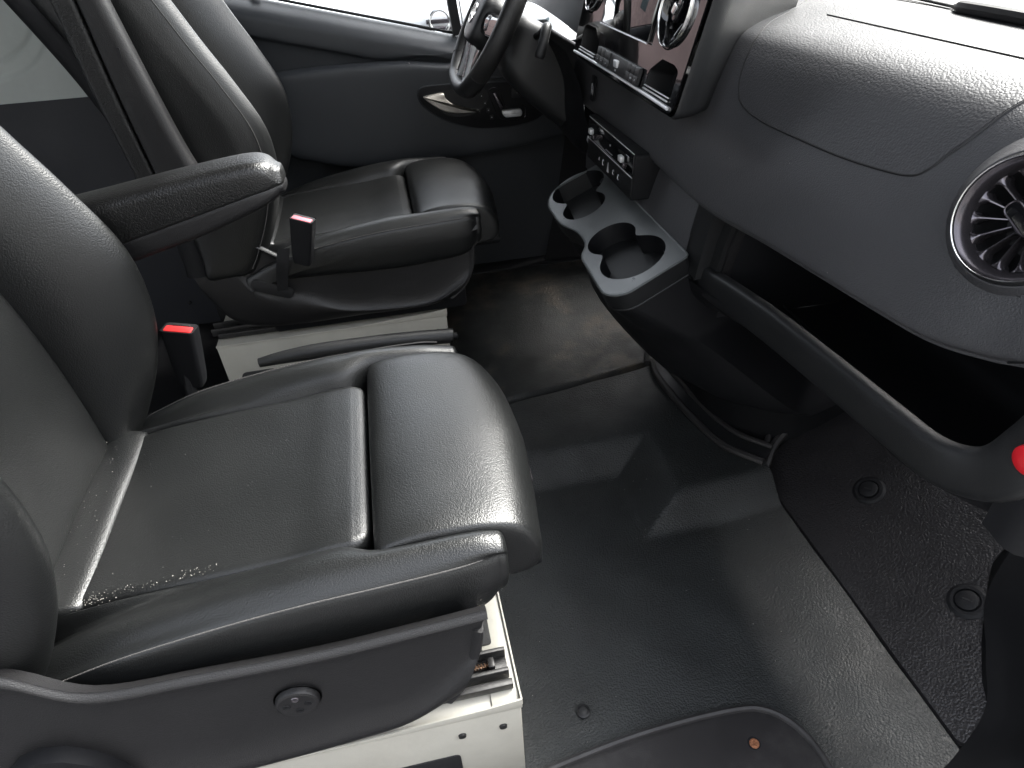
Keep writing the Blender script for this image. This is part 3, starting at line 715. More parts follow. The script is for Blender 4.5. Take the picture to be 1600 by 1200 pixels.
# --- round air vents
def vent(c, n, r, name_parent, depth=.028, blades=15, style='end', knob_ang=0):
    n=Vector(n).normalized(); a=Vector((0,-1,0)); a=(a-n*a.dot(n)).normalized(); Mx=frame(c,a,n.cross(a))
    def lathe(prof,seg=48): return loft([[tuple(Mx@Vector((r*k*math.cos(t),r*k*math.sin(t),h))) for t in np.linspace(0,2*math.pi,seg,False)] for k,h in prof],1,1,cap=False)
    ve=obj('air_vent', lathe([(1.10,-.012),(1.07,-.001),(1.03,.004),(1.0,.0055)] if style=='end' else [(1.09,-.004),(1.06,.0015),(1.02,.0035),(1.0,.0035)]), 'plastic' if style=='end' else 'piano', name_parent)
    obj('chrome_ring', lathe([(1.005,.002),(1.0,.0075),(.985,.0095),(.968,.0085),(.960,.004)]), 'chrome', ve)
    obj('inner_ring', lathe([(.965,.006),(.93,.0045),(.87,-.003),(.83,-.009),(.82,-.013)]), 'smoke' if style=='end' else 'piano', ve)
    obj('vent_bowl', lathe([(.83,-.010),(.82,-.03),(.6,-.05),(.02,-.052)]), 'rubber', ve)
    for k in range(blades):
        t=2*math.pi*(k+.35)/blades; d=Vector((math.cos(t),math.sin(t),0)); e=Vector((-math.sin(t),math.cos(t),0))
        rows=[]
        for q,wd,zz in ((.24,.0009,-.018),(.45,.0011,-.014),(.68,.0014,-.0105),(.77,.0030,-.0095),(.825,.0065,-.009)):
            rows.append([tuple(Mx@(d*r*q+e*wd*s+Vector((0,0,z_)))) for s,z_ in ((-1.1,zz-.016),(-1,zz),(-.5,zz+.0012),(.5,zz+.0012),(1,zz),(1.1,zz-.016))])
        obj('blade', sheet(rows,2,1), 'smoke' if style=='end' else 'piano', ve, 50)
    obj('hub', lathe([(.27,-.024),(.26,-.014),(.20,-.011),(.01,-.010)],24), 'piano', ve)
    kb=obj('vent_knob', prism(rrect(-r*.34,-r*.15,r*.34,r*.15,r*.149,8), .016, Mx@Matrix.Rotation(knob_ang,4,'Z')@Matrix.Translation((0,0,-.012)), .003, seg=3), 'piano', ve)
    if style=='end': obj('knob_ring', tube([tuple(Mx@Matrix.Rotation(knob_ang,4,'Z')@Vector((p[0],p[1],.0035))) for p in rrect(-r*.31,-r*.125,r*.31,r*.125,r*.124,8)],.0009,5,True), 'smoke', kb)
    else: obj('knob_cap', prism(rrect(-r*.14,-r*.12,r*.14,r*.12,r*.06), .006, Mx@Matrix.Rotation(knob_ang,4,'Z')@Matrix.Translation((0,0,.003)), .001), 'chrome', kb)
    return ve
vent((.583,.472,.786), (-.93,-.2,.3), .060, da, knob_ang=R(-25))
# collar swelling from the dash round the end vent
n_=Vector((-.93,-.2,.3)).normalized(); a_=Vector((0,-1,0)); a_=(a_-n_*a_.dot(n_)).normalized(); Mv=frame((.583,.472,.786),a_,n_.cross(a_))
obj('vent_collar', loft([[tuple(Mv@Vector((.060*k*math.cos(t),.060*k*math.sin(t),h))) for t in np.linspace(0,2*math.pi,48,False)] for k,h in ((1.50,-.034),(1.34,-.018),(1.20,-.008),(1.12,-.002),(1.06,.001),(1.0,-.006))],3,1,cap=False), 'grain', da, 80)

# --- centre display pod
PO=Vector((.436,.95+.555,.772)); E1=Vector((0,-1,0)); E2=Vector((.25,0,.968)).normalized(); MP=frame(PO,E1,E2)
def A(a,b_): return (.555-a,b_)
W=.555; Hh=.34
# body behind the panel
def podpt(u,v,z=0): return tuple(MP@Vector((u,v,z)))
front=rpoly([(0,.0),(W,.0),(W,Hh),(0,Hh)],[.05,.016,.02,.03],6)
def ringat(z,gu,gv0):
    return [podpt(u+(-gu if u>W/2 else gu), v+gv0, z) for u,v in front]
back=[(dx_) for dx_ in ()]
loops=[[podpt(u,v,.000) for u,v in front],[podpt(u+(.0015 if u>W/2 else -.0015),v-(.002 if v<.1 else 0),-.006) for u,v in front],
       [podpt(u+(-.010 if u>W/2 else .0),v+(.004 if v<.1 else 0),-.035) for u,v in front],
       [podpt(u+(-.085 if u>W/2 else .0),v+(.010 if v<.1 else 0),-.105) for u,v in front],
       [podpt(u+(-.17 if u>W/2 else .0),v+(.02 if v<.1 else 0),-.24) for u,v in front]]
pod=obj('display_pod', loft(loops,1,1,cap=False,smooth_loop=False), 'plastic', da, 50)
# gloss fascia with two cubby openings and vent holes
def hexc(pts): return rpoly([A(a,b_) for a,b_ in pts], .006, 4)
cubR=hexc([(.130,.016),(.026,.016),(.026,.062),(.045,.068),(.095,.068),(.130,.046)][::-1])
cubL=hexc([(.400,.016),(.505,.016),(.508,.060),(.488,.067),(.432,.067),(.400,.044)])
vR=arc(A(.092,.137),.0555,0,354,59); vL=arc(A(.492,.137),.050,0,354,59)
fas=obj('gloss_fascia', ring_plate(rpoly([A(.548,.004),A(.008,.004),A(.008,Hh-.004),A(.548,Hh-.004)],[.045,.013,.02,.02],6),[cubR,cubL,vR,vL],.003,MP@Matrix.Translation((0,0,.004)),.004),'piano',pod,30)
def cubby(hole):
    c=np.array(hole).mean(0)
    loops=[]
    for k,z in ((1.0,.003),(.97,-.002),(.95,-.045)):
        loops.append([podpt(c[0]+(u-c[0])*k,c[1]+(v-c[1])*k,z) for u,v in hole])
    return loft(loops[:],1,1,cap=True,smooth_loop=False)
def open_loft(loops):
    V=np.array([p for l in loops for p in l]); n=len(loops[0]); F=grid_faces(len(loops),n,True); F.append(tuple((len(loops)-1)*n+j for j in range(n))); return V,F
for hole in (cubR,cubL):
    c=np.array(hole).mean(0)
    cbx=obj('storage_cubby', open_loft([[podpt(c[0]+(u-c[0])*k,c[1]+(v-c[1])*k,z) for u,v in hole] for k,z in ((1.0,.0030),(.985,.0),(.96,-.020),(.95,-.040))]), 'rubber', pod, 30)
for a0,a1 in ((.028,.128),(.402,.500)):
    obj('cubby_lip', box(podpt(W-(a0+a1)/2,.0185,.0065),(.003,abs(a1-a0),.0022),.0008), 'silver', pod)
    obj('cubby_lip', box(podpt(W-(a0+a1)/2,.0235,.0055),(.003,abs(a1-a0),.0014),.0005), 'silver', pod)
obj('trim_strip', tube([podpt(*A(a,.0095+.002*(1-abs((a-.27)/.27)**2)),.0062) for a in np.linspace(.530,.020,40)],.0026,8), 'silver', pod)
obj('display', prism([A(.402,.082),A(.158,.082),A(.158,.22),A(.402,.22)],.004,MP@Matrix.Translation((0,0,.005)),.001),'screen',pod)
obj('display_edge', tube([podpt(*A(a,.0795),.0092) for a in np.linspace(.402,.158,8)],.0014,6),'silver',pod)
# switch row
sr=obj('switch_row', prism(rpoly([A(.377,.0145),A(.150,.0145),A(.150,.043),A(.377,.043)],.004),.004,MP@Matrix.Translation((0,0,.0055)),.001),'plastic',pod)
def sw(a0,a1,b0,b1,name='switch',m='shell',z=.0095,h=.0016): return obj(name, prism([A(a1,b0),A(a0,b0),A(a0,b1),A(a1,b1)],h,MP@Matrix.Translation((0,0,z)),.0006),m,sr)
for a0,a1 in ((.152,.170),(.171,.189),(.190,.208)):
    for b0,b1 in ((.0155,.0285),(.0292,.042)):
        sw(a0,a1,b0,b1)
for a0,a1 in ((.300,.330),(.331,.352),(.353,.375)):
    for b0,b1 in ((.0155,.0285),(.0292,.042)): sw(a0,a1,b0,b1)
obj('volume_roller', box(podpt(*A(.262,.0305),.010),(.008,.019,.012),.002), 'silver', sr)
text_mesh('ON', .005, MP@Matrix.Translation((*A(.262,.0195),.0096)), 'white', sr, 'lettering', .0002)
for a,t_ in ((.161,'P'),(.180,'OFF')):
    text_mesh(t_, .0045, MP@Matrix.Translation((*A(a,.022),.0113)), 'white', sr, 'lettering', .0002)
for a in (.315,.341,.364): obj('indicator', prism(rrect(-.0025,-.0006,.0025,.0006,.0004),.0002,MP@Matrix.Translation((*A(a,.022),.0112))), 'white', sr)
vent(MP@Vector((*A(.092,.137),.002)), MP.to_3x3()@Vector((0,0,1)), .052, pod, style='pod', knob_ang=R(70), blades=9)
vent(MP@Vector((*A(.492,.137),.002)), MP.to_3x3()@Vector((0,0,1)), .046, pod, style='pod', knob_ang=R(70), blades=9)

# start / card slot plate left of the pod
obj('slot_plate', prism(rrect(-.014,-.026,.014,.026,.006),.002,frame((.4765,1.475,.705),(0,-1,0),(.1,0,1)),.0006),'dark',da)
obj('slot_mark', tube([(.4735,1.475+.006*math.cos(a),.700+.016*math.sin(a)) for a in np.linspace(0,6.28,20,False)],.0006,5,True),'white',da)

# --- climate / seat switch bank under the lip
MB_=frame((.478,1.462,.563),(0,-1,0),(.02,0,1))
bank=obj('control_bank', prism(rpoly([(0,-.004),(.295,-.004),(.298,.088),(0,.092)],[.004,.006,.010,.004]),.055,MB_@Matrix.Translation((0,0,-.040)),.003),'dark',da)
obj('gloss_strip', prism(rrect(.004,.044,.292,.086,.005),.0015,MB_@Matrix.Translation((0,0,.015)),.0005),'piano',bank)
obj('lower_switch_strip', prism(rrect(.004,.0,.292,.040,.004),.0018,MB_@Matrix.Translation((0,0,.015)),.0006),'plastic',bank)
obj('chrome_line', tube([tuple(MB_@Vector((u,.042,.017))) for u in (.004,.292)],.0009,6),'silver',bank)
obj('chrome_line', tube([tuple(MB_@Vector((u,.0875,.0155))) for u in (.004,.292)],.0008,6),'silver',bank)
for u in (.045,.243):
    obj('toggle', box(tuple(MB_@Vector((u,.066,.024))),(.009,.017,.012),.002), 'silver', bank)
    obj('toggle_stem', box(tuple(MB_@Vector((u,.052,.018))),(.006,.012,.010),.001), 'smoke', bank)
obj('indicator', prism(rrect(-.002,-.002,.002,.002,.001),.0006,MB_@Matrix.Translation((.155,.066,.0165))),'white',bank)
obj('indicator', prism(rrect(-.022,-.0005,.022,.0005,.0004),.0006,MB_@Matrix.Translation((.150,.050,.0165))),'white',bank)
def tri(u,v,w,h,m='silver'):
    obj('symbol', prism([(u-w,v-h),(u+w,v-h),(u+w*.2,v+h)],.0005,MB_@Matrix.Translation((0,0,.0168))),m,bank)
tri(.150,.019,.006,.011)
for u,k in ((.092,.5),(.118,1),(.185,.8),(.217,.9)):
    obj('symbol', tube([tuple(MB_@Vector((u+.004*k*math.cos(a),.019+.006*k*math.sin(a),.0170))) for a in np.linspace(.6,5.4,10)],.0007,5),'silver',bank)

# --- centre face between lip and cup tray, with its side pillar
obj('centre_face', sheet([[(.520,1.56,.66),(.524,1.30,.648),(.525,1.10,.640),(.527,.985,.632)],[(.508,1.56,.60),(.509,1.30,.60),(.511,1.10,.60),(.513,.985,.598)],[(.492,1.56,.538),(.493,1.30,.538),(.494,1.10,.536),(.497,.976,.534)],[(.49,1.56,.50),(.49,1.30,.50),(.49,1.10,.50),(.49,.976,.50)]],4,6), 'grain', da, 60)
def strip(y0,y1,x_off,m,nm,zt=.66):
    obj(nm, loft([[(.520+x_off,y0,zt),(.520+x_off,y1,zt),(.62,y1,zt),(.62,y0,zt)],[(.505+x_off,y0,.575),(.505+x_off,y1,.575),(.62,y1,.575),(.62,y0,.575)],[(.498+x_off,y0+.006,.50),(.498+x_off,y1+.006,.50),(.62,y1,.50),(.62,y0,.50)]],2,1,smooth_loop=False),m,da,30)
strip(.925,.981,.000,'plastic','side_pillar')
strip(.900,.9235,.022,'plastic','pillar_inset',.620)
strip(.893,.899,.030,'shell','pillar_bead',.618)

# --- cup holder tray
a_t=.060/.135
MTY=frame((.355,1.462,.475),(0,-1,0),(.135,0,.060))      # u toward near side, v toward the dash
def TU(X_,Y_): return (1.462-Y_, (X_-.355)/.135*math.hypot(.135,.06))
def hole2(c1,r1,c2,r2):
    """outline of two overlapping round holes (u,v centres)"""
    d=math.hypot(c2[0]-c1[0],c2[1]-c1[1]); ang=math.atan2(c2[1]-c1[1],c2[0]-c1[0])
    ca=math.acos(max(-1,min(1,(d*d+r1*r1-r2*r2)/(2*d*r1)))); cb_=math.acos(max(-1,min(1,(d*d+r2*r2-r1*r1)/(2*d*r2))))
    n1=44; n2=36; P=[]
    for i in range(n1+1): t=ang+ca+(2*math.pi-2*ca)*i/n1; P.append((c1[0]+r1*math.cos(t),c1[1]+r1*math.sin(t)))
    for i in range(1,n2): t=ang+math.pi+cb_+(2*math.pi-2*cb_)*i/n2; P.append((c2[0]+r2*math.cos(t),c2[1]+r2*math.sin(t)))
    # soften the cusps
    Q=np.array(P)
    for _ in range(3): Q=(Q+np.roll(Q,1,0)+np.roll(Q,-1,0))/3
    return [tuple(q) for q in Q]
def C(X_,Y_): return TU(X_,Y_)
h1=hole2(C(.427,1.417),.0655,C(.412,1.318),.051)
h2=hole2(C(.414,1.136),.051,C(.422,1.040),.0655)
L_=math.hypot(.135,.06)
outer=rpoly([(-.006,L_+.004),(-.010,.030),(.045,-.004),(.165,-.004),(.235,.020),(.300,.018),(.330,-.006),(.490,-.010),(.520,.020),(.506,L_+.004)][::-1],[.01,.035,.03,.02,.03,.03,.03,.04,.03,.01],5)
tray=obj('cup_tray', ring_plate(outer,[h1,h2],.004,MTY,.006),'tray',da,30)
obj('tray_edge', tube([tuple(MTY@Vector((u,v,-.0012))) for u,v in outer],.0022,6,True),'tray',tray)
for h in (h1,h2):
    c=np.array(h).mean(0)
    obj('cup_well', open_loft([[tuple(MTY@Vector((c[0]+(u-c[0])*k,c[1]+(v-c[1])*k,z))) for u,v in h] for k,z in ((1.0,-.0005),(.985,-.004),(.95,-.070),(.92,-.080))]),'dark',tray,40)
# tray body: skirt under the tray
oc=np.array(outer).mean(0)
def oring(k,z,dv=0): return [tuple(MTY@Vector((oc[0]+(u-oc[0])*k,oc[1]+(v-oc[1])*k+dv,z))) for u,v in outer]
obj('tray_skirt', open_loft([oring(.998,-.003),oring(.985,-.038),oring(.982,-.043)]),'plastic',tray,40)
obj('skirt_bead', tube(oring(.988,-.039),.0013,5,True),'shell',tray)
# pedestal under the tray: shroud narrowing down and forward, then the dark base drum
loops=[]
sh0=[Vector(p) for p in oring(.975,-.043)]
def ellip(cx,cy,rx,ry,z,n=len(outer)):
    out=[]
    for p in sh0:
        a=math.atan2((p.y-1.2)/.25,(p.x-.43)/.07); out.append((cx+rx*math.cos(a),cy+ry*math.sin(a),z))
    return out
L0=[tuple(p) for p in sh0]
def mix(Aq,Bq,t): return [tuple(np.array(a)*(1-t)+np.array(b_)*t) for a,b_ in zip(Aq,Bq)]
E0=ellip(.63,1.19,.215,.275,.33); E1_=ellip(.80,1.17,.28,.30,.20); E2_=ellip(.86,1.17,.275,.30,.165)
loops=[L0,mix(L0,E0,.45),E0,E1_,E2_]
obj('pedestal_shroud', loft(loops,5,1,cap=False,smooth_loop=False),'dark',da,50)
def sup(cx,cy,rx,ry,z): return [(cx+rx*math.copysign(abs(math.cos(a))**.8,math.cos(a)),cy+ry*math.copysign(abs(math.sin(a))**.8,math.sin(a)),z) for a in np.linspace(0,2*math.pi,48,False)]
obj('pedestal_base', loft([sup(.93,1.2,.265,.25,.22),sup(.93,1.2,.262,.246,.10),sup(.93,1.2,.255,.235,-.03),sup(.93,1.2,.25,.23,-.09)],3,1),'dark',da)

# --- open shelf in front of the near seat
lipc=[(.560,1.00,.500),(.520,.965,.519),(.538,.77,.533),(.552,.62,.535),(.562,.505,.535),(.568,.440,.537),(.582,.405,.552),(.592,.392,.590),(.594,.380,.640),(.592,.368,.700)]
secs=[]
pc=cr(lipc,6)
for i,p in enumerate(pc):
    t=pc[min(i+1,len(pc)-1)]-pc[max(i-1,0)]; t/=np.linalg.norm(t)
    outv=np.array([-1,0,0])-t*(-t[0]); outv/=np.linalg.norm(outv); upv=np.cross(t,outv); 
    if upv[2]<0 and i<len(pc)*.6: upv=-upv
    if i>0 and upv@pu<0: upv=-upv
    pu=upv
    w_=.012; prof=[(-.004,.0),(.004,-.001),(.009,-.006),(.0105,-.020),(.009,-.044),(.004,-.057),(-.012,-.062),(-.030,-.050),(-.020,-.018),(-.012,-.003)]
    secs.append([tuple(p+outv*a+upv*b_) for a,b_ in prof])
obj('shelf_lip', loft(secs,1,3),'plastic',da,60)
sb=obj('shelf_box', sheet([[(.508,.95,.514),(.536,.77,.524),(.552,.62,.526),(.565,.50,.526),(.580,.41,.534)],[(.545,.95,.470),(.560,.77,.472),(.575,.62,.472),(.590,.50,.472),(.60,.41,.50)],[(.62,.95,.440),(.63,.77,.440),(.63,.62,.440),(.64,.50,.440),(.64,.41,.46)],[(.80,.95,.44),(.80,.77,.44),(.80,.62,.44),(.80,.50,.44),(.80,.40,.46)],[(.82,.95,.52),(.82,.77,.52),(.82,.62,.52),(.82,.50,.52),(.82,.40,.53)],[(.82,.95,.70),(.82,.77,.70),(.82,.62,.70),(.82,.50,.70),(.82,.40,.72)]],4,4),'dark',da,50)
obj('shelf_ridge', tube([(.66,y,.4425) for y in np.linspace(.93,.43,12)],.002,6),'plastic',sb)
obj('shelf_end', ([(.53,.892,.44),(.83,.892,.43),(.83,.892,.64),(.56,.892,.62)],[(0,1,2,3)]),'dark',sb,None)
obj('shelf_end', sheet([[(.585,.405,.53),(.70,.40,.50),(.83,.40,.49)],[(.592,.385,.60),(.70,.38,.60),(.83,.38,.60)],[(.594,.37,.70),(.70,.36,.70),(.83,.36,.70)]],4,4),'plastic',sb)
# outer end face of the dash below and beside the shelf, and the lower panel
obj('lower_panel', sheet([[(.497,.99,.485),(.530,.77,.492),(.545,.62,.490),(.556,.505,.488),(.560,.44,.490),(.580,.395,.50),(.60,.36,.55)],
                          [(.52,.985,.44),(.555,.77,.462),(.570,.62,.464),(.575,.505,.462),(.583,.44,.464),(.60,.395,.47),(.62,.345,.50)],
                          [(.60,.98,.40),(.66,.77,.415),(.68,.62,.42),(.68,.505,.42),(.68,.44,.42),(.68,.39,.43),(.70,.34,.45)],
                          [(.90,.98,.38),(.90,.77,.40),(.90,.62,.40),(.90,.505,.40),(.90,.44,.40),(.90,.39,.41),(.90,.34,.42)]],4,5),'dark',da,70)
obj('end_panel', sheet([[(.598,.372,.46),(.594,.372,.56),(.592,.364,.66),(.590,.355,.75)],[(.618,.338,.44),(.614,.335,.56),(.612,.328,.66),(.610,.32,.75)],[(.70,.320,.42),(.70,.318,.56),(.70,.312,.66),(.70,.31,.75)]],4,5),'dark',da,70)
obj('tether_button', loft([[(.578-h,.3515+.0155*k*math.cos(a),.583+.0155*k*math.sin(a)) for a in np.linspace(0,6.2832,24,False)] for k,h in ((1.1,-.006),(1.05,0),(1,.004),(.8,.006),(.3,.0065))],1,1),'redgloss',da)

# --- driver's side of the dash: knee panel, column, instrument binnacle
obj('knee_panel', sheet([[(.42,1.50,.78),(.41,1.60,.79),(.40,1.80,.80),(.42,2.05,.80)],[(.455,1.50,.70),(.45,1.60,.70),(.45,1.80,.70),(.45,2.05,.70)],[(.478,1.52,.62),(.46,1.60,.60),(.46,1.80,.60),(.47,2.05,.60)],[(.53,1.53,.55),(.50,1.60,.52),(.52,1.80,.50),(.53,2.05,.50)],[(.72,1.53,.46),(.70,1.60,.44),(.70,1.80,.44),(.70,2.05,.44)]],5,6),'dark',da,60)
obj('knee_brace', box((.497,1.545,.50),(.012,.010,.16),.003,Matrix.Rotation(R(6),3,'Y')),'steel',da)
obj('brace_plate', box((.488,1.535,.575),(.004,.03,.016),.001,Matrix.Rotation(R(20),3,'X')),'silver',da)
obj('brace_plate', box((.497,1.510,.548),(.004,.020,.010),.001,Matrix.Rotation(R(20),3,'X')),'silver',da)
obj('instrument_hood', sheet([[(.46,1.50,.80),(.43,1.62,.83),(.42,1.80,.84),(.44,2.02,.82)],[(.50,1.50,.90),(.50,1.62,.93),(.50,1.80,.94),(.50,2.02,.92)],[(.60,1.50,.96),(.60,1.62,1.0),(.60,1.80,1.01),(.60,2.02,.98)],[(.80,1.50,.93),(.80,1.62,.95),(.80,1.80,.96),(.80,2.02,.93)],[(.92,1.50,.89),(.92,1.62,.89),(.92,1.80,.89),(.92,2.08,.89)]],4,5),'plastic',da,60)
# steering column shroud
WC=Vector((.290,1.715,.822)); ax=Vector((-math.cos(R(31)),0,math.sin(R(31)))).normalized(); MWh=frame(WC,(0,-1,0),(math.sin(R(31)),0,math.cos(R(31))))
def wp(u,v,z): return tuple(MWh@Vector((u,v,z)))
cs=[]
for z,ru,rv,dv_ in ((-.05,.055,.062,0),(-.07,.068,.078,-.005),(-.11,.078,.092,-.01),(-.17,.080,.100,-.015),(-.26,.082,.11,-.02)):
    cs.append([wp(a,b_+dv_,z) for a,b_ in rr(-ru,ru,-rv,rv*.7,.035)])
col=obj('column_shroud', loft(cs,4,1,smooth_loop=False),'plastic',da,50)
def stalk(p,m,nm,r): obj(nm, tube(cr([wp(*q) for q in p],6), r, 10), m, col)
stalk([(.060,.02,-.10),(.105,.035,-.098),(.150,.050,-.090),(.165,.046,-.086),(.178,.020,-.090),(.182,-.01,-.095)],'plastic','gear_stalk',[.009]*6+[.010]*6+[.0115]*6+[.0115]*6+[.012]*6+[.009])
stalk([(-.06,-.01,-.09),(-.11,.0,-.085),(-.17,.015,-.075)],'plastic','wiper_stalk',.009)
obj('shift_paddle', loft([[wp(.092+a,b_,zz) for a,b_ in rr(-.012*k,.012*k,-.045*k,.045*k,.010)] for zz,k in ((-.040,1),(-.036,1),(-.034,.9))],1,1,smooth_loop=False),'smoke',col)

# ============================================================ STEERING WHEEL
wh=thing('steering_wheel',tuple(WC),'black leather steering wheel with silver lower spoke and thumb buttons','steering wheel')
Rm=.176
def rimpath(a0,a1,n,off=0):
    P=[]
    for i in range(n+1):
        a=R(a0+(a1-a0)*i/n); u,v=math.sin(a)*(Rm+off),math.cos(a)*(Rm+off)
        if v<-.150: v=-.150+(v+.150)*.45
        P.append((u,v))
    return P
def rim(a0,a1,n,m,nm,r=(.0175,.0225)):
    P=rimpath(a0,a1,n); loops=[]
    for i,(u,v) in enumerate(P):
        rd=Vector((u,v,0)).normalized()
        loops.append([wp(u+rd.x*r[0]*math.cos(t),v+rd.y*r[0]*math.cos(t),r[1]*math.sin(t)) for t in np.linspace(0,2*math.pi,16,False)])
    return obj(nm, loft(loops,1,2),m,wh,50)
rim(-128,128,60,'leather_side','rim_leather'); rim(128,232,30,'plastic','rim_lower')
for a in (128,232):
    (u,v),=rimpath(a,a+.01,0) if False else [rimpath(a,a,1)[0]]
    rd=Vector((u,v,0)).normalized(); obj('rim_joint', tube([wp(u+rd.x*.0180*math.cos(t),v+rd.y*.0180*math.cos(t),.0230*math.sin(t)) for t in np.linspace(0,2*math.pi,20,False)],.0008,5,True),'rubber',wh)
# hub and spokes
obj('airbag_cover', loft([[wp(a,b_-.005,z) for a,b_ in rr(-.062*k,.062*k,-.060*k,.055*k,.035)] for z,k in ((-.03,1),(.012,1.02),(.030,.95),(.038,.80),(.041,.4))],3,1,smooth_loop=False),'plastic',wh,50)
em=obj('emblem', loft([[wp(.022*k*math.cos(a),.022*k*math.sin(a)-.003,.0405+z) for a in np.linspace(0,6.2832,28,False)] for k,z in ((1.05,0),(1,.003),(.9,.003),(.88,.0015))],1,1),'chrome',wh)
for k in range(3):
    a=R(90+120*k); d=Vector((math.cos(a),math.sin(a),0)); e=Vector((-d.y,d.x,0))
    obj('emblem_ray', prism([tuple((d*.020)[:2]),tuple((e*.0028)[:2]),tuple((-e*.0028)[:2])],.002,MWh@Matrix.Translation((0,-.003,.0425)),0),'chrome',em)
for s in (-1,1):
    obj('side_spoke', loft([[wp(s*u,b_,z+zz) for b_,zz in ((-.028+q,-.010),(-.028+q,.010),(0+q,.016),(.018+q,.010),(.018+q,-.010))] for u,z,q in ((.055,.012,0),(.10,.006,0),(.165,.0,.005))],3,2),'piano',wh)
    obj('thumb_pad', prism(rrect(-.020,-.018,.020,.016,.010),.006,MWh@Matrix.Translation((s*.085,-.002,.016)),.002),'shell',wh)
    for j in (-1,1): obj('thumb_button', prism(rrect(-.004,-.003,.004,.003,.002),.002,MWh@Matrix.Translation((s*.085,j*.009,.022)),.0006),'white',wh)
    # lower spoke: twin silver blades from hub to rim bottom
    obj('lower_spoke', loft([[wp(s*(u+du),v,z+dz) for du,dz in ((-w_,-.004),(-w_,.004),(0,.007),(w_,.004),(w_,-.004))] for u,v,z,w_ in ((.030,-.050,.018,.011),(.033,-.085,.012,.009),(.040,-.125,.006,.009),(.046,-.148,.004,.008))],3,1),'silver',wh)
    obj('spoke_inlay', tube([wp(s*u,v,z) for u,v,z in ((.031,-.062,.0265),(.034,-.09,.020),(.040,-.12,.0145),(.043,-.135,.0125))],.0022,6),'smoke',wh)
obj('spoke_web', prism([(-.034,-.045),(.034,-.045),(.048,-.150),(-.048,-.150)],.008,MWh@Matrix.Translation((0,0,-.006)),.002),'piano',wh)
obj('wheel_back', loft([[wp(a,b_-.005,z) for a,b_ in rr(-.055*k,.055*k,-.055*k,.050*k,.03)] for z,k in ((-.06,.9),(-.03,1.05))],1,1,smooth_loop=False),'dark',wh)

# ============================================================ DRIVER'S DOOR
dd=thing('driver_door',(0,2.12,.1),'dark grey driver door with chrome handle, seat switches and long armrest','door')
def sill_z(x): return .772-.245*(x-.10)+.05*ss(-.1,-.9,x)*0
# upper skin: rolled sill, face, relief step
rows=[]
xs=np.linspace(-.56,.62,26)
for f in (lambda x:(x,2.152,sill_z(x)-.001),lambda x:(x,2.120,sill_z(x)-.006),lambda x:(x,2.090,sill_z(x)-.014),lambda x:(x,2.068,sill_z(x)-.024),lambda x:(x,2.054,sill_z(x)-.037),lambda x:(x,2.050,sill_z(x)-.055),
          lambda x:(x,2.050,max(.70,sill_z(x)-.090)+.004),lambda x:(x,2.058,max(.70,sill_z(x)-.090)-.006),lambda x:(x,2.066,.66),lambda x:(x,2.080,.55),lambda x:(x,2.10,.35),lambda x:(x,2.12,.1),lambda x:(x,2.13,-.09)):
    rows.append([f(x) for x in xs])
obj('door_panel', sheet(rows,4,2),'door',dd,70)
# long armrest bolster
U=[(-.312,.50),(-.318,.60),(-.305,.655),(-.270,.684),(-.20,.692),(-.07,.694),(.085,.690),(.20,.676),(.35,.668),(.60,.660),(.62,.60),(.62,.47),(.50,.435),(.30,.415),(.05,.405),(-.10,.415),(-.20,.440),(-.275,.465)]
U=[tuple(p) for p in cr(U,4,True)]
MD=frame((0,2.021,0),(1,0,0),(0,0,1))
c_=np.array([.12,.56])
def dl(k,y,dz=0): return [(c_[0]+(p[0]-c_[0])*(1-(1-k)*.5),y,c_[1]+(p[1]-c_[1])*k+dz) for p in U]
am=obj('door_armrest', loft([dl(1.05,2.116),dl(1.03,2.060,0),dl(1.0,2.034),dl(.955,2.024),dl(.8,2.021),dl(.4,2.021)],3,1,smooth_loop=False),'door',dd,70)
# door pull recess line and ledge
obj('pull_pocket', prism(rpoly([(.108,.690),(.135,.668),(.60,.650),(.62,.684),(.20,.690)],[.004,.02,.01,.004,.004]),.003,frame((0,2.030,0),(1,0,0),(0,.25,1)),.001),'rubber',am)
obj('pull_edge', tube(cr([(.104,2.034,.690),(.115,2.029,.676),(.14,2.027,.668),(.22,2.027,.664),(.60,2.027,.650)],6),.0022,6),'smoke',am)
obj('ledge_bead', tube(cr([(.24,2.023,.638),(.36,2.021,.632),(.60,2.019,.622)],6),.004,8),'door',am)  # rounded bead along the ledge in the same door plastic
# black switch plate
PL=[(.118,.600),(.130,.625),(.20,.628),(.33,.622),(.50,.612),(.545,.600),(.540,.560),(.490,.515),(.430,.496),(.350,.492),(.270,.500),(.190,.530),(.140,.565)]
PL=[tuple(p) for p in cr(PL,5,True)]
pln=obj('switch_plate', prism(PL,.006,MD@Matrix.Translation((0,0,0)),.002),'dark',am)
obj('plate_rim', tube([tuple(MD@Vector((p[0],p[1],.004))) for p in PL],.0022,6,True),'door',pln)
cup=[(.15,.600),(.20,.612),(.30,.612),(.325,.585),(.305,.553),(.25,.535),(.19,.548)]
obj('handle_cup', prism([tuple(p) for p in cr(cup,4,True)],.001,MD@Matrix.Translation((0,0,.006))),'rubber',pln)
hp=[(.134,.597),(.140,.603),(.188,.607),(.196,.592),(.215,.575),(.245,.561),(.290,.551),(.288,.546),(.240,.547),(.200,.553),(.165,.571)]
obj('door_handle', prism([tuple(p) for p in cr(hp,4,True)],.014,MD@Matrix.Translation((0,0,.006)),.004,seg=3),'warmchrome',pln)
obj('seat_back_switch', prism(rpoly([(.335,.594),(.348,.597),(.372,.548),(.358,.543)],.005),.010,MD@Matrix.Translation((0,0,.006)),.003),'smoke',pln)
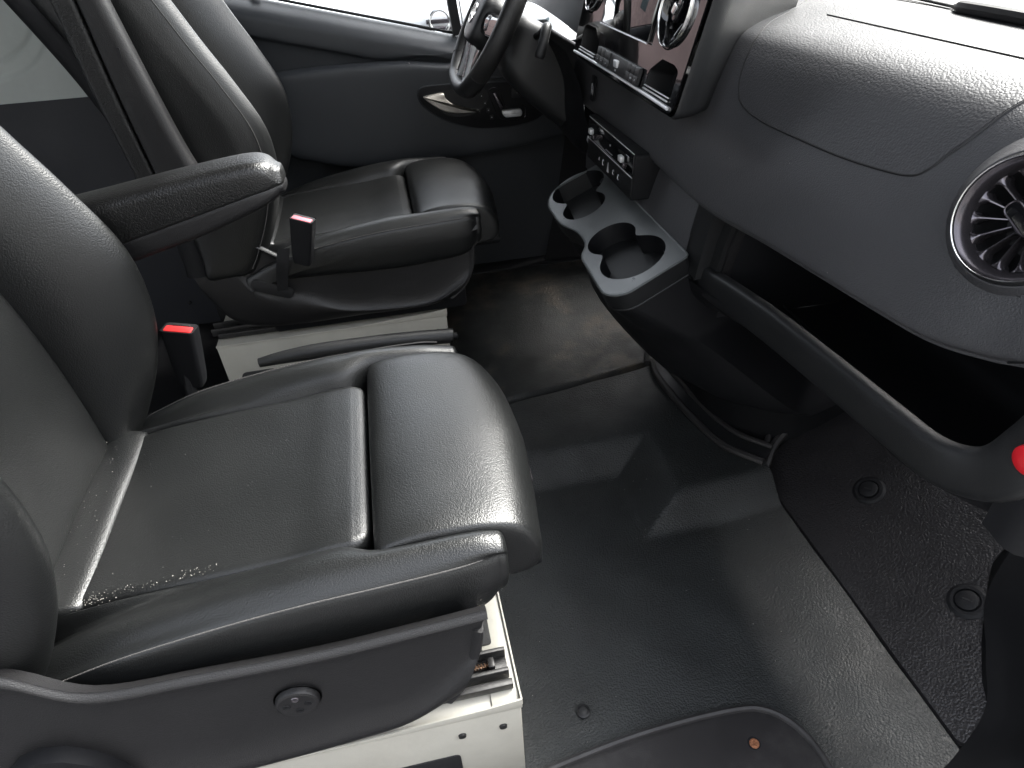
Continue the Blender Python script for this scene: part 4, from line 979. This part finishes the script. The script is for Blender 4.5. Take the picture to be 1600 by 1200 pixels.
obj('seat_base_switch', prism(rpoly([(.362,.543),(.364,.530),(.374,.521),(.422,.521),(.426,.532),(.420,.543)],.005),.010,MD@Matrix.Translation((0,0,.006)),.003),'silver',pln)
obj('switch_outline', tube([tuple(MD@Vector((*p,.0065))) for p in cr([(.328,.603),(.354,.604),(.378,.552),(.430,.550),(.436,.520),(.418,.512),(.372,.512),(.350,.530),(.328,.590)],4,True)],.0008,5,True),'smoke',pln)
for k in range(4): obj('memory_button', prism(rrect(-.005,-.006,.005,.006,.001),.002,MD@Matrix.Translation((.304+.009*k,.588-.021*k,.006)),.0004),'plastic',pln); 
for k in range(4): obj('button_mark', prism(rrect(-.0014,-.0014,.0014,.0014,.0008),.0004,MD@Matrix.Translation((.304+.009*k,.588-.021*k,.0082))),'white',pln)
obj('heater_switch', prism(rrect(.396,.574,.478,.600,.003),.003,MD@Matrix.Translation((0,0,.006)),.0006),'plastic',pln)
for k,t_ in enumerate('III'): text_mesh('|'.join(['']*2) if False else '•', .010, MD@Matrix.Translation((.412+.026*k,.587,.0092)), 'white', pln, 'switch_symbol', .0002)
obj('lock_knob', loft([[tuple(MD@Vector((.497+.008*k*math.cos(a),.586+.008*k*math.sin(a),h))) for a in np.linspace(0,6.2832,16,False)] for k,h in ((1,.005),(1,.012),(.7,.015),(.2,.0155))],1,1),'chrome',pln)
# window seal, glass, frame
obj('window_seal', tube([(x,2.142,sill_z(x)+.006) for x in np.linspace(-.56,.27,20)],.004,8),'rubber',dd)
gl=obj('window_glass', ([(-.58,2.150,sill_z(-.58)-.02),(.60,2.150,sill_z(.60)-.02),(.40,2.08,1.68),(-.58,2.08,1.68)],[(0,1,2,3)]),'glass',dd,None)
obj('window_post', loft([[(x-.012,2.125,z),(x+.014,2.125,z),(x+.014,2.158,z),(x-.012,2.158,z)] for x,z in ((.262,.735),(.17,1.66))],1,1,smooth_loop=False),'rubber',dd,30)
obj('post_bead', tube([(.283,2.124,.735),(.192,2.124,1.66)],.0025,6),'silver',dd)
obj('frame_top', box((-.05,2.10,1.71),(1.2,.08,.07),.015),'dark',dd)
lk=obj('lock_pin', tube([(-.282,2.128,sill_z(-.282)),(-.282,2.128,sill_z(-.282)+.012)],.010,14),'door',dd)
obj('pin_collar', tube([(-.282+.0135*math.cos(a),2.128+.0135*math.sin(a),sill_z(-.282)+.004) for a in np.linspace(0,6.28,18,False)],.002,5,True),'rubber',lk)
# sill step below the door
obj('door_sill_trim', box((-.0,2.10,-.04),(1.3,.08,.06),.01),'dark',dd)
# side trim between dash and door (foot well wall)
fwl=obj('footwell_wall', sheet([[(.50,2.09,-.05),(.55,2.09,.2),(.58,2.09,.4),(.60,2.09,.6)],[(.80,2.06,-.05),(.80,2.06,.2),(.80,2.06,.4),(.80,2.06,.6)],[(1.25,2.02,-.05),(1.25,2.02,.2),(1.25,2.02,.4),(1.25,2.02,.6)]],3,3),'dark'); tag(fwl,kind='structure')

# ============================================================ WINDSCREEN and front body
ws=thing('windscreen',(1.0,1.22,.9),'raked windscreen glass with black lower seal above the dashboard top','windscreen')
obj('glass_pane', ([(.99,.36,.885),(.99,2.08,.885),(.36,2.0,1.78),(.36,.44,1.78)],[(0,1,2,3)]),'glass',ws,None)
obj('lower_seal', tube(cr([(.868,1.9,.899),(.866,1.2,.898),(.862,1.05,.897),(.848,.93,.896),(.84,.915,.898),(.83,.85,.9),(.82,.70,.9),(.81,.45,.9)],5),[.0022]*16+[.004]*5+[.0085]*15,8),'rubber',ws)
obj('dash_shelf', ([(.85,.30,.893),(1.0,.30,.893),(1.0,2.1,.893),(.85,2.1,.893)],[(0,1,2,3)]),'palewall' if False else 'plastic',ws,None)
hd=thing('van_bonnet',(1.4,1.2,.8),'white painted bonnet seen through the bottom of the windscreen','bonnet')
obj('bonnet_skin', sheet([[(1.0,.98,.88),(1.0,1.22,.882),(1.0,2.0,.88)],[(1.25,1.02,.84),(1.25,1.22,.845),(1.25,2.0,.84)],[(1.6,1.08,.72),(1.6,1.22,.725),(1.6,1.95,.72)]],4,4),'carpaint',hd)

# ============================================================ OUTSIDE
pc_=thing('parked_car',(.2,4.6,-.62),'white parked car seen through the driver window, badge on its grille','car')
def carsec(y,zb,zt,hw,cx=.25): return [(cx+a,y,b_) for a,b_ in rr(-hw,hw,zb,zt,.10,.03)]
obj('body', loft([carsec(4.02,-.35,.50,.82),carsec(4.05,-.38,.56,.88),carsec(4.2,-.40,.66,.92),carsec(5.0,-.40,.76,.93),carsec(5.2,-.40,.78,.93),carsec(7.6,-.38,.82,.93),carsec(8.2,-.35,.75,.90)],3,1,smooth_loop=False),'carpaint',pc_,50)
obj('cabin', loft([[(.25+a,y,b_) for a,b_ in rr(-hw,hw,.70,zt,.12,.03)] for y,zt,hw in ((4.95,.80,.80),(5.5,1.18,.70),(6.0,1.25,.68),(7.2,1.20,.68),(7.8,.85,.72))],3,1,smooth_loop=False),'carpaint',pc_,50)
obj('windscreen', ([(-.45,4.93,.80),(.95,4.93,.80),(.85,5.46,1.20),(-.35,5.46,1.20)],[(0,1,2,3)]),'carglass',pc_,None)
obj('grille', box((.22,4.015,.50),(.86,.04,.018),.006),'smoke',pc_)
obj('grille', box((.22,4.005,.36),(.90,.04,.09),.01),'smoke',pc_)
bd=obj('badge', tube([(.40+.055*math.cos(a),3.995,.535+.055*math.sin(a)) for a in np.linspace(0,2*math.pi,32,False)],.010,8,True),'chrome',pc_)
obj('badge_bar', box((.40,3.993,.535),(.15,.012,.022),.003),'smoke',bd)
for x in (-.42,.92): obj('headlight', box((x,4.06,.48),(.28,.08,.12),.04),'carglass',pc_)
for x in (-.66,1.16):
    for y in (4.7,7.4): obj('wheel', loft([[(x+h,y+.32*k*math.cos(a),-.30+.32*k*math.sin(a)) for a in np.linspace(0,6.2832,28,False)] for h,k in ((-.10,.9),(-.09,1),(.09,1),(.10,.9))],1,1),'rubber',pc_)
b1=thing('rendered_building',(0,13,-.6),'pinkish rendered building beyond the parked car','building')
obj('wall', box((-5,13,1.7),(8,1,4.6),.02),'brickwall',b1)
for k in range(2): obj('window', box((-6.6+3.4*k,12.49,2.2),(1.2,.05,1.4),.02),'carglass',b1)
b2=thing('light_blocking_building',(0,-6,-.6),'unseen grey building behind the camera, set close and tall to dim near-side light','building')  # out of view, placed near and tall to block light from the near side
obj('wall', box((0,-6,2.2),(18,1,5.6),.02),'greywall',b2)
for k in range(4): obj('window', box((-6+3.4*k,-5.49,2.2),(1.2,.05,1.4),.02),'carglass',b2)
b3=thing('white_van',(11,13,-.6),'side of a white van standing ahead on the wet tarmac, past the bonnet','van')
obj('van_side', box((13.0,14.5,.75),(6.0,2.2,2.3),.25,seg=5),'carpaint',b3)
for x in (11.2,15.0): obj('wheel', loft([[(x+.36*k*math.cos(a),13.42+h,-.26+.36*k*math.sin(a)) for a in np.linspace(0,6.2832,28,False)] for h,k in ((-.06,.9),(-.05,1),(.12,1),(.14,.9))],1,1),'rubber',b3)
